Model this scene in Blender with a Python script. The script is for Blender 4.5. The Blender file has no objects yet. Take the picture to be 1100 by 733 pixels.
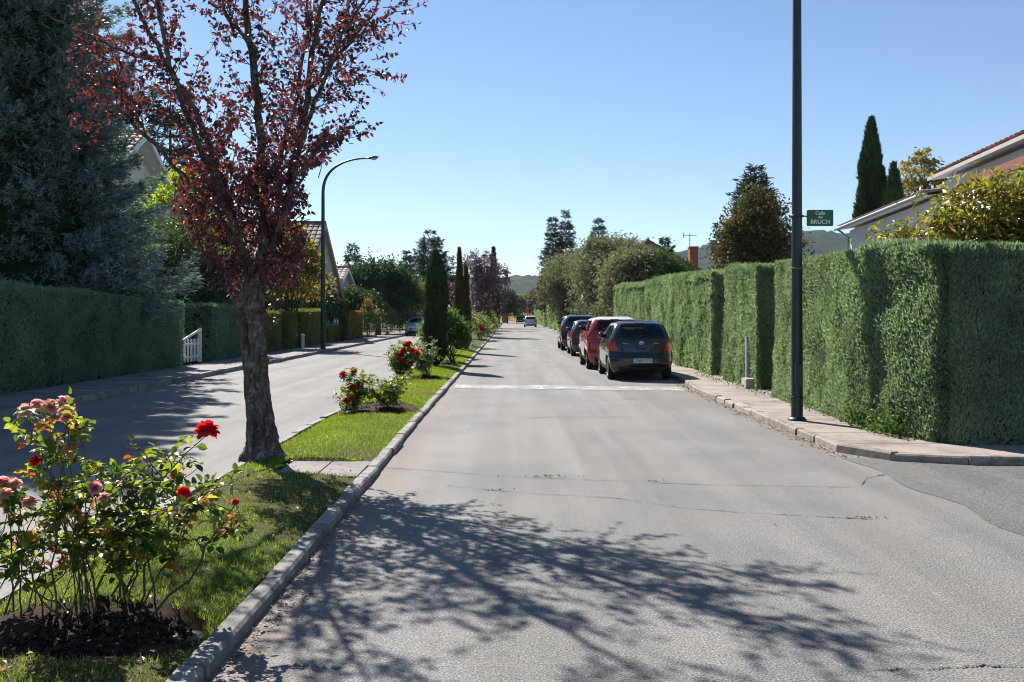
import bpy, bmesh, math, random
import numpy as np
from mathutils import Vector, Matrix

S = bpy.context.scene
COL = S.collection
RAD = math.radians
F_PX = 1040.0            # focal length in photo pixels (photo 1100 px wide)
VX, VY = 548.0, 338.0    # vanishing point of the road
CAM_H = 1.7
SUN_EL = RAD(42)
SUN_AZ = RAD(-30)        # measured from +Y towards +X
GR = .088                 # level of pavements and gardens above the road


def X_(px, Y):
    return (px - VX) * Y / F_PX


def Z_(py, Y):
    return CAM_H + (VY - py) * Y / F_PX


def at(px, py, Y):
    return np.array((X_(px, Y), Y, Z_(py, Y)))


# ------------------------------------------------------------------ meshes
class Geo:
    """collects vertices and faces of ONE mesh"""

    def __init__(self):
        self.V, self.F, self.n = [], [], 0

    def add(self, V, F, mi=0, smooth=False):
        V = np.asarray(V, float).reshape(-1, 3)
        F = np.asarray(F, int)
        self.V.append(V)
        self.F.append((F + self.n, mi, smooth))
        self.n += len(V)

    def ngon(self, V, mi=0):
        self.add(V, np.arange(len(V))[None, :], mi)

    def box(self, x0, x1, y0, y1, z0, z1, mi=0):
        V = [(x, y, z) for x in (x0, x1) for y in (y0, y1) for z in (z0, z1)]
        F = [(0, 1, 3, 2), (4, 6, 7, 5), (0, 4, 5, 1), (2, 3, 7, 6), (0, 2, 6, 4), (1, 5, 7, 3)]
        self.add(V, F, mi)

    def prism(self, poly, z0, z1, mi=0):
        """poly: list of (x, y) counter-clockwise"""
        n = len(poly)
        V = [(x, y, z0) for x, y in poly] + [(x, y, z1) for x, y in poly]
        self.add(V, [(i, (i + 1) % n, n + (i + 1) % n, n + i) for i in range(n)], mi)
        self.ngon(V[n:], mi)
        self.ngon(V[:n][::-1], mi)

    def tube(self, P, R, sides=6, mi=0, cap=True, jitter=0, rng=None):
        P = np.asarray(P, float)
        R = np.broadcast_to(np.asarray(R, float), (len(P),))
        T = np.gradient(P, axis=0)
        T /= np.linalg.norm(T, axis=1)[:, None] + 1e-9
        ref = np.array((1., 0, 0)) if abs(T[0, 0]) < .8 else np.array((0, 1., 0))
        A = np.zeros_like(T)
        a = np.cross(T[0], ref)
        for i in range(len(P)):
            a = a - T[i] * np.dot(a, T[i])
            a /= np.linalg.norm(a) + 1e-9
            A[i] = a
        B = np.cross(T, A)
        th = np.linspace(0, 2 * math.pi, sides, endpoint=False)
        rr = R[:, None] * np.ones((1, sides))
        if jitter:
            rr = rr * (1 + rng.uniform(-jitter, jitter, rr.shape))
        V = P[:, None] + rr[..., None] * (np.cos(th)[None, :, None] * A[:, None] + np.sin(th)[None, :, None] * B[:, None])
        i = np.arange(len(P) - 1)[:, None] * sides
        j = np.arange(sides)[None]
        jn = (j + 1) % sides
        F = np.stack([i + j, i + jn, i + sides + jn, i + sides + j], -1).reshape(-1, 4)
        self.add(V, F, mi, True)
        if cap:
            self.ngon(V[-1], mi)
            self.ngon(V[0][::-1], mi)

    def lathe(self, prof, axis='z', sides=24, mi=0, c=(0, 0, 0), smooth=True):
        """prof: list of (r, h)"""
        th = np.linspace(0, 2 * math.pi, sides, endpoint=False)
        r = np.array([p[0] for p in prof])[:, None]
        h = np.array([p[1] for p in prof])[:, None] * np.ones((1, sides))
        u, v = r * np.cos(th), r * np.sin(th)
        V = {'z': np.stack([u, v, h], -1), 'x': np.stack([h, u, v], -1), 'y': np.stack([v, h, u], -1)}[axis] + np.array(c)
        i = np.arange(len(prof) - 1)[:, None] * sides
        j = np.arange(sides)[None]
        jn = (j + 1) % sides
        F = np.stack([i + j, i + jn, i + sides + jn, i + sides + j], -1).reshape(-1, 4)
        self.add(V, F, mi, smooth)

    def grid(self, V, mi=0, smooth=True):
        V = np.asarray(V, float)
        a, b = V.shape[:2]
        i = np.arange(a - 1)[:, None] * b
        j = np.arange(b - 1)[None]
        F = np.stack([i + j, i + j + 1, i + b + j + 1, i + b + j], -1).reshape(-1, 4)
        self.add(V, F, mi, smooth)

    def leaves(self, P, D, N, L, W, fold=.18, curl=.15, mi=0):
        """many leaves: two folded triangles each, every leaf its own island"""
        n = len(P)
        L = np.broadcast_to(np.asarray(L, float), (n,))[:, None]
        W = np.broadcast_to(np.asarray(W, float), (n,))[:, None]
        D = unit(D)
        Sd = unit(np.cross(D, N))
        N = np.cross(Sd, D)
        mid = P + D * L * .45
        V = np.stack([P, mid - Sd * W * .5 + N * W * fold, P + D * L - N * L * curl, mid + Sd * W * .5 + N * W * fold], 1)
        b = np.arange(n)[:, None, None] * 4
        F = (b + np.array([[0, 3, 2], [0, 2, 1]])[None]).reshape(-1, 3)
        self.add(V, F, mi)

    def ovate(self, P, D, N, L, W, fold=.16, curl=.15, mi=0):
        """broad pointed leaves: two five-sided halves folded along the midrib"""
        n = len(P)
        L = np.broadcast_to(np.asarray(L, float), (n,))[:, None]
        W = np.broadcast_to(np.asarray(W, float), (n,))[:, None]
        D = unit(D)
        Sd = unit(np.cross(D, N))
        N = np.cross(Sd, D)
        q = lambda a, w, c: P + D * L * a + Sd * W * w + N * (W * abs(w) * 2 * fold - L * c)
        V = np.stack([P, q(.5, 0, curl * .15), q(1, 0, curl), q(.24, -.42, 0), q(.62, -.42, curl * .3), q(.24, .42, 0), q(.62, .42, curl * .3)], 1)
        b = np.arange(n)[:, None, None] * 7
        F = (b + np.array([[0, 1, 2, 4, 3], [0, 5, 6, 2, 1]])[None]).reshape(-1, 5)
        self.add(V, F, mi)

    def blades(self, P, D, Sd, L, W, mi=0):
        """thin tapering triangles (needles, grass, scale leaves)"""
        n = len(P)
        L = np.broadcast_to(np.asarray(L, float), (n,))[:, None]
        W = np.broadcast_to(np.asarray(W, float), (n,))[:, None]
        Sd = unit(Sd)
        V = np.stack([P - Sd * W * .5, P + Sd * W * .5, P + unit(D) * L], 1)
        self.add(V, np.arange(n * 3).reshape(-1, 3), mi)

    def build(self, name, mats, parent=None):
        me = bpy.data.meshes.new(name)
        if not isinstance(mats, (list, tuple)):
            mats = [mats]
        for m in mats:
            me.materials.append(m)
        V = np.concatenate(self.V)
        me.vertices.add(len(V))
        me.vertices.foreach_set('co', V.astype(np.float32).ravel())
        li, ls, mi, sm, k = [], [], [], [], 0
        for F, m, s in self.F:
            a, b = F.shape
            li.append(F.ravel())
            ls.append(k + np.arange(a) * b)
            mi.append(np.full(a, m))
            sm.append(np.full(a, s))
            k += a * b
        li = np.concatenate(li)
        ls = np.concatenate(ls)
        me.loops.add(len(li))
        me.loops.foreach_set('vertex_index', li.astype(np.int32))
        me.polygons.add(len(ls))
        me.polygons.foreach_set('loop_start', ls.astype(np.int32))
        me.polygons.foreach_set('material_index', np.concatenate(mi).astype(np.int32))
        me.polygons.foreach_set('use_smooth', np.concatenate(sm))
        me.update(calc_edges=True)
        o = bpy.data.objects.new(name, me)
        COL.objects.link(o)
        if parent is not None:
            o.parent = parent
        return o


def unit(a):
    a = np.asarray(a, float)
    return a / (np.linalg.norm(a, axis=-1, keepdims=True) + 1e-9)


def rdir(rng, n):
    return unit(rng.normal(size=(n, 3)))


def vnoise(P, f, seed=0, octv=3):
    """smooth pseudo noise in about -1..1"""
    r = np.random.default_rng(seed + 991)
    out = np.zeros(P.shape[:-1])
    amp, tot = 1., 0.
    for o in range(octv):
        for k in range(5):
            d = unit(r.normal(size=P.shape[-1])) * f * (2 ** o) * r.uniform(.6, 1.4)
            out += amp * np.sin(P @ d + r.uniform(0, 6.28)) / 2.2
        tot += amp
        amp *= .5
    return out / tot


def tag(o, label=None, cat=None, group=None, kind=None):
    if label: o['label'] = label
    if cat: o['category'] = cat
    if group: o['group'] = group
    if kind: o['kind'] = kind
    return o


def thing(name, label, cat, loc=(0, 0, 0), group=None, rz=0):
    o = bpy.data.objects.new(name, None)
    COL.objects.link(o)
    o.location = loc
    o.rotation_euler = (0, 0, rz)
    o.empty_display_size = .2
    return tag(o, label, cat, group)


# --------------------------------------------------------------- materials
def new_mat(name):
    m = bpy.data.materials.new(name)
    m.use_nodes = True
    nt = m.node_tree
    b = nt.nodes['Principled BSDF']
    return m, nt, b, nt.nodes['Material Output']


def rgb(c):
    return (c[0], c[1], c[2], 1)


def ramp(nt, fac, stops):
    r = nt.nodes.new('ShaderNodeValToRGB')
    el = r.color_ramp.elements
    while len(el) < len(stops):
        el.new(.5)
    for e, (p, c) in zip(el, stops):
        e.position = p
        e.color = rgb(c) if not np.isscalar(c) else (c, c, c, 1)
    nt.links.new(fac, r.inputs[0])
    return r.outputs[0]


def noise(nt, scale, detail=4, rough=.55, vec=None, dist=0):
    n = nt.nodes.new('ShaderNodeTexNoise')
    n.inputs['Scale'].default_value = scale
    n.inputs['Detail'].default_value = detail
    n.inputs['Roughness'].default_value = rough
    n.inputs['Distortion'].default_value = dist
    if vec is not None:
        nt.links.new(vec, n.inputs['Vector'])
    return n.outputs['Fac']


def mix(nt, fac, a, b, mode='MIX'):
    m = nt.nodes.new('ShaderNodeMix')
    m.data_type = 'RGBA'
    m.blend_type = mode
    for s, v in ((m.inputs[0], fac), (m.inputs[6], a), (m.inputs[7], b)):
        if hasattr(v, 'links'):
            nt.links.new(v, s)
        elif np.isscalar(v):
            s.default_value = v if s == m.inputs[0] else (v, v, v, 1)
        else:
            s.default_value = rgb(v)
    return m.outputs[2]


def coords(nt, world=False, scale=(1, 1, 1)):
    if world:
        g = nt.nodes.new('ShaderNodeNewGeometry').outputs['Position']
    else:
        g = nt.nodes.new('ShaderNodeTexCoord').outputs['Object']
    mp = nt.nodes.new('ShaderNodeMapping')
    mp.inputs['Scale'].default_value = scale
    nt.links.new(g, mp.inputs[0])
    return mp.outputs[0]


def bump(nt, b, h, strength=.4, dist=.01):
    n = nt.nodes.new('ShaderNodeBump')
    n.inputs['Strength'].default_value = strength
    n.inputs['Distance'].default_value = dist
    nt.links.new(h, n.inputs['Height'])
    nt.links.new(n.outputs[0], b.inputs['Normal'])


def plain(name, c, rough=.6, metal=0, var=.12, scale=6, spec=.4, coat=0, bmp=0):
    m, nt, b, out = new_mat(name)
    f = noise(nt, scale, 4, .6, coords(nt))
    c = np.array(c)
    nt.links.new(ramp(nt, f, [(.3, c * (1 - var)), (.7, np.minimum(c * (1 + var), 1))]), b.inputs['Base Color'])
    b.inputs['Roughness'].default_value = rough
    b.inputs['Metallic'].default_value = metal
    b.inputs['Specular IOR Level'].default_value = spec
    b.inputs['Coat Weight'].default_value = coat
    b.inputs['Coat Roughness'].default_value = .04
    if bmp:
        bump(nt, b, noise(nt, scale * 5, 3, .6, coords(nt)), bmp, .01)
    return m


def leaf_mat(name, cols, trans=.35, gain=1.6, tcol=None, rough=.5, spec=.3, nscale=1.2, nvar=.35, lum=1.4):
    """every leaf (mesh island) gets its own tint; patches of a crown differ a little"""
    m, nt, b, out = new_mat(name)
    g = nt.nodes.new('ShaderNodeNewGeometry')
    if 'petal' in name or 'fallen' in name:
        lum = 1.
    cols = [tuple(np.array(cc) * lum) for cc in cols]
    k = len(cols)
    c = ramp(nt, g.outputs['Random Per Island'], [(i / max(k - 1, 1), cc) for i, cc in enumerate(cols)])
    f = noise(nt, nscale, 3, .6, coords(nt))
    v = ramp(nt, f, [(.3, 1 - nvar), (.7, 1 + nvar * .6)])
    c2 = mix(nt, 1., c, v, 'MULTIPLY')
    nt.links.new(c2, b.inputs['Base Color'])
    b.inputs['Roughness'].default_value = rough
    b.inputs['Specular IOR Level'].default_value = spec
    t = nt.nodes.new('ShaderNodeBsdfTranslucent')
    tc = mix(nt, 1., c2, tcol if tcol is not None else (gain, gain, gain * .6), 'MULTIPLY')
    nt.links.new(tc, t.inputs['Color'])
    ms = nt.nodes.new('ShaderNodeMixShader')
    ms.inputs[0].default_value = trans
    nt.links.new(b.outputs[0], ms.inputs[1])
    nt.links.new(t.outputs[0], ms.inputs[2])
    nt.links.new(ms.outputs[0], out.inputs['Surface'])
    return m


def asphalt_mat(name, c, warm=(1.0, .968, .925), dark=.0):
    m, nt, b, out = new_mat(name)
    P = coords(nt, True)
    fine = noise(nt, 82, 3, .6, P)
    mid = noise(nt, 16, 5, .75, P)
    big = noise(nt, .55, 5, .62, P, .4)
    streak = noise(nt, 1.0, 4, .6, coords(nt, True, (1.6, .06, 1)))
    w = np.array(warm) * c
    base = ramp(nt, fine, [(.30, w * .16), (.43, w * .74), (.55, w * 1.13), (.69, w * 2.1)])
    base = mix(nt, 1., base, ramp(nt, mid, [(.32, .82), (.68, 1.14)]), 'MULTIPLY')
    base = mix(nt, 1., base, ramp(nt, big, [(.3, (.80, .80, .82)), (.52, (1., .99, .97)), (.72, (1.12, 1.09, 1.04))]), 'MULTIPLY')
    base = mix(nt, 1., base, ramp(nt, streak, [(.36, .80), (.6, 1.09)]), 'MULTIPLY')
    base = mix(nt, ramp(nt, noise(nt, 3.1, 6, .8, P), [(.64, 0), (.74, .45)]), base, w * .45)
    # pale reddish dust spots
    base = mix(nt, ramp(nt, noise(nt, 9, 5, .75, P), [(.66, 0), (.8, .35)]), base, (.33, .25, .19))
    # reddish dirt gathered along the median kerb
    sx = nt.nodes.new('ShaderNodeSeparateXYZ')
    nt.links.new(nt.nodes.new('ShaderNodeNewGeometry').outputs['Position'], sx.inputs[0])
    mr = nt.nodes.new('ShaderNodeMapRange')
    mr.inputs['From Min'].default_value = -.75
    mr.inputs['From Max'].default_value = -1.40
    nt.links.new(sx.outputs['X'], mr.inputs['Value'])
    ma = nt.nodes.new('ShaderNodeMath')
    ma.operation = 'MULTIPLY'
    nt.links.new(mr.outputs[0], ma.inputs[0])
    nt.links.new(ramp(nt, noise(nt, 2.6, 6, .75, P), [(.36, 0), (.66, .75)]), ma.inputs[1])
    gt = nt.nodes.new('ShaderNodeMath')
    gt.operation = 'GREATER_THAN'
    gt.inputs[1].default_value = -1.7
    nt.links.new(sx.outputs['X'], gt.inputs[0])
    mb = nt.nodes.new('ShaderNodeMath')
    mb.operation = 'MULTIPLY'
    nt.links.new(ma.outputs[0], mb.inputs[0])
    nt.links.new(gt.outputs[0], mb.inputs[1])
    base = mix(nt, mb.outputs[0], base, mix(nt, 1., base, (1.12, .78, .62), 'MULTIPLY'))
    nt.links.new(base, b.inputs['Base Color'])
    b.inputs['Roughness'].default_value = .82
    b.inputs['Specular IOR Level'].default_value = .35
    bump(nt, b, fine, .55, .012)
    return m


M = {}
M['asphalt'] = asphalt_mat('asphalt', .170)
M['asphalt_side'] = asphalt_mat('asphalt_side', .118, (1., .97, .94))
M['pole'] = plain('dark_green_paint', (.012, .022, .022), .38, 0, .45, 9, .5, bmp=.15)
M['lamp_metal'] = plain('lamp_metal', (.09, .095, .10), .4, .5)
M['lamp_glass'] = plain('lamp_glass', (.55, .57, .58), .15)
M['trim_white'] = plain('white_paint', (.72, .73, .74), .5, 0, .06)
M['wall_white'] = plain('white_render', (.78, .78, .79), .85, 0, .06, 1.2, bmp=.2)
M['wall_cream'] = plain('cream_render', (.70, .66, .56), .85, 0, .07, 1.2, bmp=.2)
M['wall_grey'] = plain('grey_render', (.40, .37, .33), .85, 0, .08, 1.2, bmp=.2)
M['eave_grey'] = plain('eave_paint', (.36, .35, .34), .6, 0, .1)
M['timber'] = plain('terracotta_timber', (.20, .062, .04), .6, 0, .15, 5)
M['brick'] = plain('chimney_brick', (.30, .09, .05), .85, 0, .25, 9)
M['dark_window'] = plain('window_pane', (.03, .035, .04), .08, 0, .2, 2, .6)
M['stone'] = plain('stone', (.33, .31, .28), .85, 0, .2, 8, bmp=.4)
M['bark'] = None


def tile_mat(name, c):
    m, nt, b, out = new_mat(name)
    f = noise(nt, 3.5, 5, .7, coords(nt))
    c = np.array(c)
    g = nt.nodes.new('ShaderNodeNewGeometry')
    rc = ramp(nt, g.outputs['Random Per Island'], [(0, c * .65), (.5, c), (1, c * 1.35 + .03)])
    nt.links.new(mix(nt, 1., rc, ramp(nt, f, [(.3, .7), (.7, 1.15)]), 'MULTIPLY'), b.inputs['Base Color'])
    b.inputs['Roughness'].default_value = .8
    return m


M['tile_red'] = tile_mat('red_tiles', (.30, .12, .08))
M['tile_grey'] = tile_mat('weathered_tiles', (.26, .19, .16))
M['tile_brown'] = tile_mat('brown_tiles', (.12, .08, .06))


def bark_mat(name, c1, c2, c3, sc=1.0):
    m, nt, b, out = new_mat(name)
    P = coords(nt, False, (14 * sc, 14 * sc, 4.5 * sc))
    f = noise(nt, 1.6, 8, .7, P, .8)
    col = ramp(nt, f, [(.34, c1), (.52, c2), (.68, c3)])
    lich = ramp(nt, noise(nt, 13 * sc, 6, .7, coords(nt)), [(.55, 0), (.62, .8)])
    col = mix(nt, lich, col, (.34, .32, .28))
    col = mix(nt, 1., col, ramp(nt, noise(nt, 3.5 * sc, 4, .6, coords(nt)), [(.35, .6), (.65, 1.2)]), 'MULTIPLY')
    nt.links.new(col, b.inputs['Base Color'])
    b.inputs['Roughness'].default_value = .9
    b.inputs['Specular IOR Level'].default_value = .2
    bump(nt, b, f, 1., .05)
    return m


M['bark'] = bark_mat('plum_bark', (.035, .029, .024), (.13, .108, .092), (.25, .215, .185))
M['bark_grey'] = bark_mat('grey_bark', (.02, .016, .013), (.06, .05, .04), (.12, .10, .085), .5)
M['cane'] = plain('rose_cane', (.065, .075, .03), .6, 0, .4, 14)

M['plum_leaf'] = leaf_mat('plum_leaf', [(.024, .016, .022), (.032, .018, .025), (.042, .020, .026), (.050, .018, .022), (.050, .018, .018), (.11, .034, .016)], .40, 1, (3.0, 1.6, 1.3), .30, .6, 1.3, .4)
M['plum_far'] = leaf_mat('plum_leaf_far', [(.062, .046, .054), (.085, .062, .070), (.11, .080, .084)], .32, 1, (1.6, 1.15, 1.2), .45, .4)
M['spruce'] = leaf_mat('blue_spruce_needle', [(.072, .112, .116), (.130, .186, .190), (.215, .275, .280)], .20, 1.2, None, .55, .3, .8, .35)
M['thuja'] = leaf_mat('thuja_spray', [(.072, .116, .064), (.122, .178, .108), (.162, .222, .146), (.200, .252, .172), (.17, .16, .105)], .38, 1.4, (1.4, 1.5, .9), .5, .4, .9, .35)
M['thuja_dark'] = leaf_mat('thuja_spray_left', [(.088, .145, .098), (.122, .19, .13), (.155, .228, .158)], .30, 1.3, (1.3, 1.4, .9), .6, .25, .9, .3)
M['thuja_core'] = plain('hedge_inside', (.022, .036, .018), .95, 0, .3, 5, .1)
M['box_leaf'] = leaf_mat('clipped_box_leaf', [(.09, .10, .036), (.125, .14, .05), (.155, .165, .065)], .3, 1.4)
M['orange_leaf'] = leaf_mat('orange_tip_leaf', [(.17, .075, .025), (.22, .10, .03), (.13, .12, .035), (.11, .12, .04)], .4, 1, (1.6, 1.2, .7))
M['berry'] = leaf_mat('berry_spray', [(.14, .05, .025), (.20, .075, .03), (.10, .07, .03)], .3, 1.2)
M['dark_leaf'] = leaf_mat('dark_green_leaf', [(.020, .038, .014), (.034, .060, .022), (.056, .086, .030)], .28, 1.5)
M['mid_leaf'] = leaf_mat('mid_green_leaf', [(.032, .065, .017), (.055, .095, .026), (.085, .125, .035)], .35, 1.7)
M['lime_leaf'] = leaf_mat('lime_leaf', [(.13, .185, .026), (.18, .235, .035), (.23, .26, .045)], .55, 1.7)
M['maple_leaf'] = leaf_mat('yellow_green_leaf', [(.09, .11, .022), (.14, .15, .03), (.19, .16, .035), (.20, .07, .025)], .45, 1.7)
M['olive_leaf'] = leaf_mat('grey_olive_leaf', [(.080, .098, .062), (.118, .134, .088), (.160, .172, .116), (.18, .16, .09)], .3, 1.3, None, .6, .2, .35, .45)
M['rowan_leaf'] = leaf_mat('rowan_leaf', [(.020, .030, .010), (.036, .044, .016), (.06, .060, .02), (.085, .05, .02)], .3, 1.6, None, .5, .3, 1.1, .4)
M['loquat_leaf'] = leaf_mat('loquat_leaf', [(.12, .13, .02), (.19, .185, .028), (.25, .21, .038), (.065, .095, .02), (.13, .07, .025)], .4, 1.5, None, .4, .4)
M['cypress'] = leaf_mat('cypress_spray', [(.016, .030, .012), (.026, .044, .018), (.040, .060, .024)], .15, 1.4, None, .6, .25, 1.2, .4)
M['cypress_brown'] = leaf_mat('brown_cypress_spray', [(.05, .042, .016), (.075, .055, .022), (.035, .045, .016)], .2, 1.4)
M['cedar'] = leaf_mat('cedar_needle', [(.020, .036, .026), (.034, .054, .038), (.05, .07, .048)], .12, 1.3)
M['rose_leaf'] = leaf_mat('rose_leaf', [(.022, .045, .012), (.040, .078, .018), (.060, .105, .022), (.13, .165, .03), (.17, .19, .035)], .45, 1, (2.4, 2.1, .8), .40, .28, 3, .3)
M['rose_leaf_old'] = leaf_mat('autumn_rose_leaf', [(.34, .24, .03), (.36, .12, .03), (.28, .06, .03), (.30, .28, .05)], .45, 1.3, (1.4, 1.2, .7))
M['pale_shrub'] = leaf_mat('pale_shrub_leaf', [(.09, .12, .05), (.14, .17, .075), (.19, .21, .10)], .4, 1.5)
M['grass'] = leaf_mat('grass_blade', [(.050, .095, .014), (.080, .14, .020), (.13, .185, .03), (.17, .175, .05)], .45, 1, (2.1, 2.0, .8), .5, .25, 1.6, .3)
M['dry_grass'] = leaf_mat('dry_grass_blade', [(.20, .165, .075), (.28, .22, .10), (.13, .13, .04)], .35, 1.3, None, .7, .15)
M['fallen'] = leaf_mat('fallen_leaf', [(.10, .035, .02), (.18, .08, .03), (.26, .15, .05), (.06, .02, .02)], .2, 1.2)
M['petal_red'] = leaf_mat('red_petal', [(.62, .012, .028), (.72, .020, .035), (.50, .008, .018)], .35, 1, (1.3, 1., 1.), .5, .3)
M['petal_coral'] = leaf_mat('coral_petal', [(.60, .05, .03), (.66, .10, .045)], .35, 1, (1.3, 1., 1.), .5, .3)
M['petal_pink'] = leaf_mat('pink_petal', [(.74, .32, .36), (.80, .48, .45), (.70, .14, .22)], .45, 1.2, (1.2, 1.1, 1.), .55, .3)
M['petal_fade'] = leaf_mat('faded_pink_petal', [(.80, .58, .50), (.74, .44, .40), (.66, .42, .32)], .45, 1.2, (1.2, 1.1, 1.), .6, .2)
M['petal_white'] = leaf_mat('white_petal', [(.72, .70, .62), (.76, .76, .72)], .4, 1.1)


def soil_mat(name, c1, c2, c3):
    m, nt, b, out = new_mat(name)
    P = coords(nt, True)
    f = noise(nt, 14, 8, .75, P)
    f2 = noise(nt, 1.3, 4, .6, P)
    col = ramp(nt, f, [(.32, c1), (.55, c2), (.75, c3)])
    col = mix(nt, 1., col, ramp(nt, f2, [(.3, .75), (.7, 1.2)]), 'MULTIPLY')
    nt.links.new(col, b.inputs['Base Color'])
    b.inputs['Roughness'].default_value = .95
    b.inputs['Specular IOR Level'].default_value = .15
    bump(nt, b, f, .9, .04)
    return m


M['soil'] = soil_mat('soil', (.022, .014, .010), (.055, .036, .026), (.12, .085, .06))
M['garden'] = soil_mat('garden_ground', (.09, .08, .04), (.17, .145, .08), (.26, .22, .13))
M['turf'] = soil_mat('turf', (.030, .045, .010), (.065, .085, .020), (.12, .12, .04))
M['dry_field'] = soil_mat('dry_field', (.26, .18, .08), (.36, .25, .12), (.42, .32, .17))


def paving_mat(name, c, joint):
    m, nt, b, out = new_mat(name)
    P = coords(nt, True)
    f = noise(nt, 30, 5, .7, P)
    f2 = noise(nt, 1.1, 5, .65, P)
    c = np.array(c)
    col = ramp(nt, f, [(.3, c * .75), (.6, c), (.75, c * 1.2)])
    col = mix(nt, 1., col, ramp(nt, f2, [(.34, (.55, .53, .52)), (.52, 1.), (.7, (1.15, 1.1, 1.02))]), 'MULTIPLY')
    wv = nt.nodes.new('ShaderNodeTexWave')
    wv.bands_direction = 'Y'
    wv.inputs['Scale'].default_value = .314 / joint
    nt.links.new(P, wv.inputs[0])
    col = mix(nt, ramp(nt, wv.outputs['Fac'], [(.012, .55), (.03, 0)]), col, c * .3)
    nt.links.new(col, b.inputs['Base Color'])
    b.inputs['Roughness'].default_value = .85
    bump(nt, b, f, .3, .008)
    return m


M['paving'] = paving_mat('pink_paving', (.285, .238, .212), 1.1)
M['paving_left'] = paving_mat('grey_paving', (.20, .18, .17), 1.4)


def kerb_mat(name, c):
    m, nt, b, out = new_mat(name)
    P = coords(nt, True)
    g = nt.nodes.new('ShaderNodeNewGeometry')
    c = np.array(c)
    col = ramp(nt, g.outputs['Random Per Island'], [(0, c * .78), (.5, c), (1, c * 1.16)])
    f = noise(nt, 38, 5, .75, P)
    col = mix(nt, 1., col, ramp(nt, f, [(.3, .62), (.55, 1.), (.75, 1.25)]), 'MULTIPLY')
    st = noise(nt, 4.5, 6, .75, P)
    col = mix(nt, ramp(nt, st, [(.47, 0), (.62, .8)]), col, (.10, .085, .065))
    nt.links.new(col, b.inputs['Base Color'])
    b.inputs['Roughness'].default_value = .85
    bump(nt, b, f, .6, .012)
    return m


M['kerb'] = kerb_mat('kerb_granite', (.25, .237, .22))
M['kerb_right'] = kerb_mat('kerb_right', (.30, .25, .215))


def line_mat():
    m, nt, b, out = new_mat('worn_line')
    P = coords(nt, True)
    f = noise(nt, 10, 8, .8, P)
    f2 = noise(nt, 2.0, 4, .7, P)
    k = mix(nt, .45, f, f2)
    col = mix(nt, ramp(nt, k, [(.41, 1), (.52, .0)]), (.17, .165, .16), (.45, .44, .42))
    nt.links.new(col, b.inputs['Base Color'])
    b.inputs['Roughness'].default_value = .8
    return m


M['line'] = line_mat()
M['crack'] = plain('dark_crack', (.030, .028, .024), .95, 0, .3, 20, .1)  # flat dark colour of the thin crack strips


def hill_mat():
    m, nt, b, out = new_mat('wooded_hill')
    P = coords(nt, True)
    f = noise(nt, .03, 9, .8, P)
    f2 = noise(nt, .006, 5, .6, P)
    col = ramp(nt, f, [(.36, (.008, .016, .008)), (.5, (.022, .038, .016)), (.60, (.042, .056, .026)), (.74, (.085, .085, .045))])
    col = mix(nt, 1., col, ramp(nt, f2, [(.35, .75), (.65, 1.25)]), 'MULTIPLY')
    nt.links.new(col, b.inputs['Base Color'])
    b.inputs['Roughness'].default_value = .95
    b.inputs['Specular IOR Level'].default_value = .1
    bump(nt, b, f, 1., 14)
    return m


M['hill'] = hill_mat()


def paint(name, c, rough=.25, metal=0., coat=1.):
    return plain(name, c, rough, metal, .04, 2, .5, coat)


M['car_black'] = paint('black_car_paint', (.006, .006, .008))
M['car_red'] = paint('red_car_paint', (.31, .008, .013))
M['car_grey'] = paint('dark_grey_paint', (.035, .04, .05), .3, .4)
M['car_navy'] = paint('navy_car_paint', (.012, .016, .035))
M['car_white'] = paint('white_car_paint', (.66, .67, .70))
M['car_silver'] = paint('silver_car_paint', (.58, .62, .66), .3, .3)
M['car_blue'] = paint('blue_car_paint', (.10, .16, .30), .3, .2)
M['car_glass'] = plain('car_glass', (.020, .026, .028), .03, 0, .1, 2, .9, 1)
def glass_mat():
    m, nt, b, out = new_mat('clear_car_glass')
    nt.nodes.remove(b)
    tr = nt.nodes.new('ShaderNodeBsdfTransparent')
    tr.inputs[0].default_value = (.50, .56, .55, 1)
    gl = nt.nodes.new('ShaderNodeBsdfGlossy')
    gl.inputs['Roughness'].default_value = .02
    lw = nt.nodes.new('ShaderNodeFresnel')
    lw.inputs[0].default_value = 1.55
    mx = nt.nodes.new('ShaderNodeMixShader')
    nt.links.new(lw.outputs[0], mx.inputs[0])
    nt.links.new(tr.outputs[0], mx.inputs[1])
    nt.links.new(gl.outputs[0], mx.inputs[2])
    nt.links.new(mx.outputs[0], out.inputs['Surface'])
    return m


M['car_glass'] = glass_mat()
M['hole'] = plain('opening', (0, 0, 0))
M['seat_cloth'] = plain('seat_cloth', (.045, .045, .05), .9)
M['tyre'] = plain('tyre_rubber', (.012, .012, .012), .85, 0, .2, 20, .2)
M['rim'] = plain('alloy_rim', (.42, .43, .45), .3, .8)
M['plastic'] = plain('black_plastic', (.014, .014, .015), .55)
M['tail_red'] = plain('tail_lamp_red', (.36, .014, .012), .12, 0, .1, 8, .6, .6)
M['head_clear'] = plain('headlamp_clear', (.55, .57, .6), .08, 0, .1, 8, .7, .6)
M['chrome'] = plain('chrome', (.7, .7, .72), .12, 1)
M['plate_white'] = plain('plate_white', (.74, .75, .78), .35, 0, .03)
M['plate_blue'] = plain('plate_blue', (.02, .10, .42), .4)
M['ink'] = plain('black_ink', (.012, .012, .014), .6)
M['sign_green'] = plain('sign_green', (.016, .115, .036), .35, 0, .08)
M['sign_edge'] = plain('sign_edge', (.012, .06, .024), .4)
M['sign_letter'] = plain('sign_letter', (.70, .76, .70), .4)
M['sign_red'] = plain('sign_red', (.60, .03, .025), .4)
M['zinc'] = plain('zinc_post', (.27, .31, .34), .6, .2, .15, 4)
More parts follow.
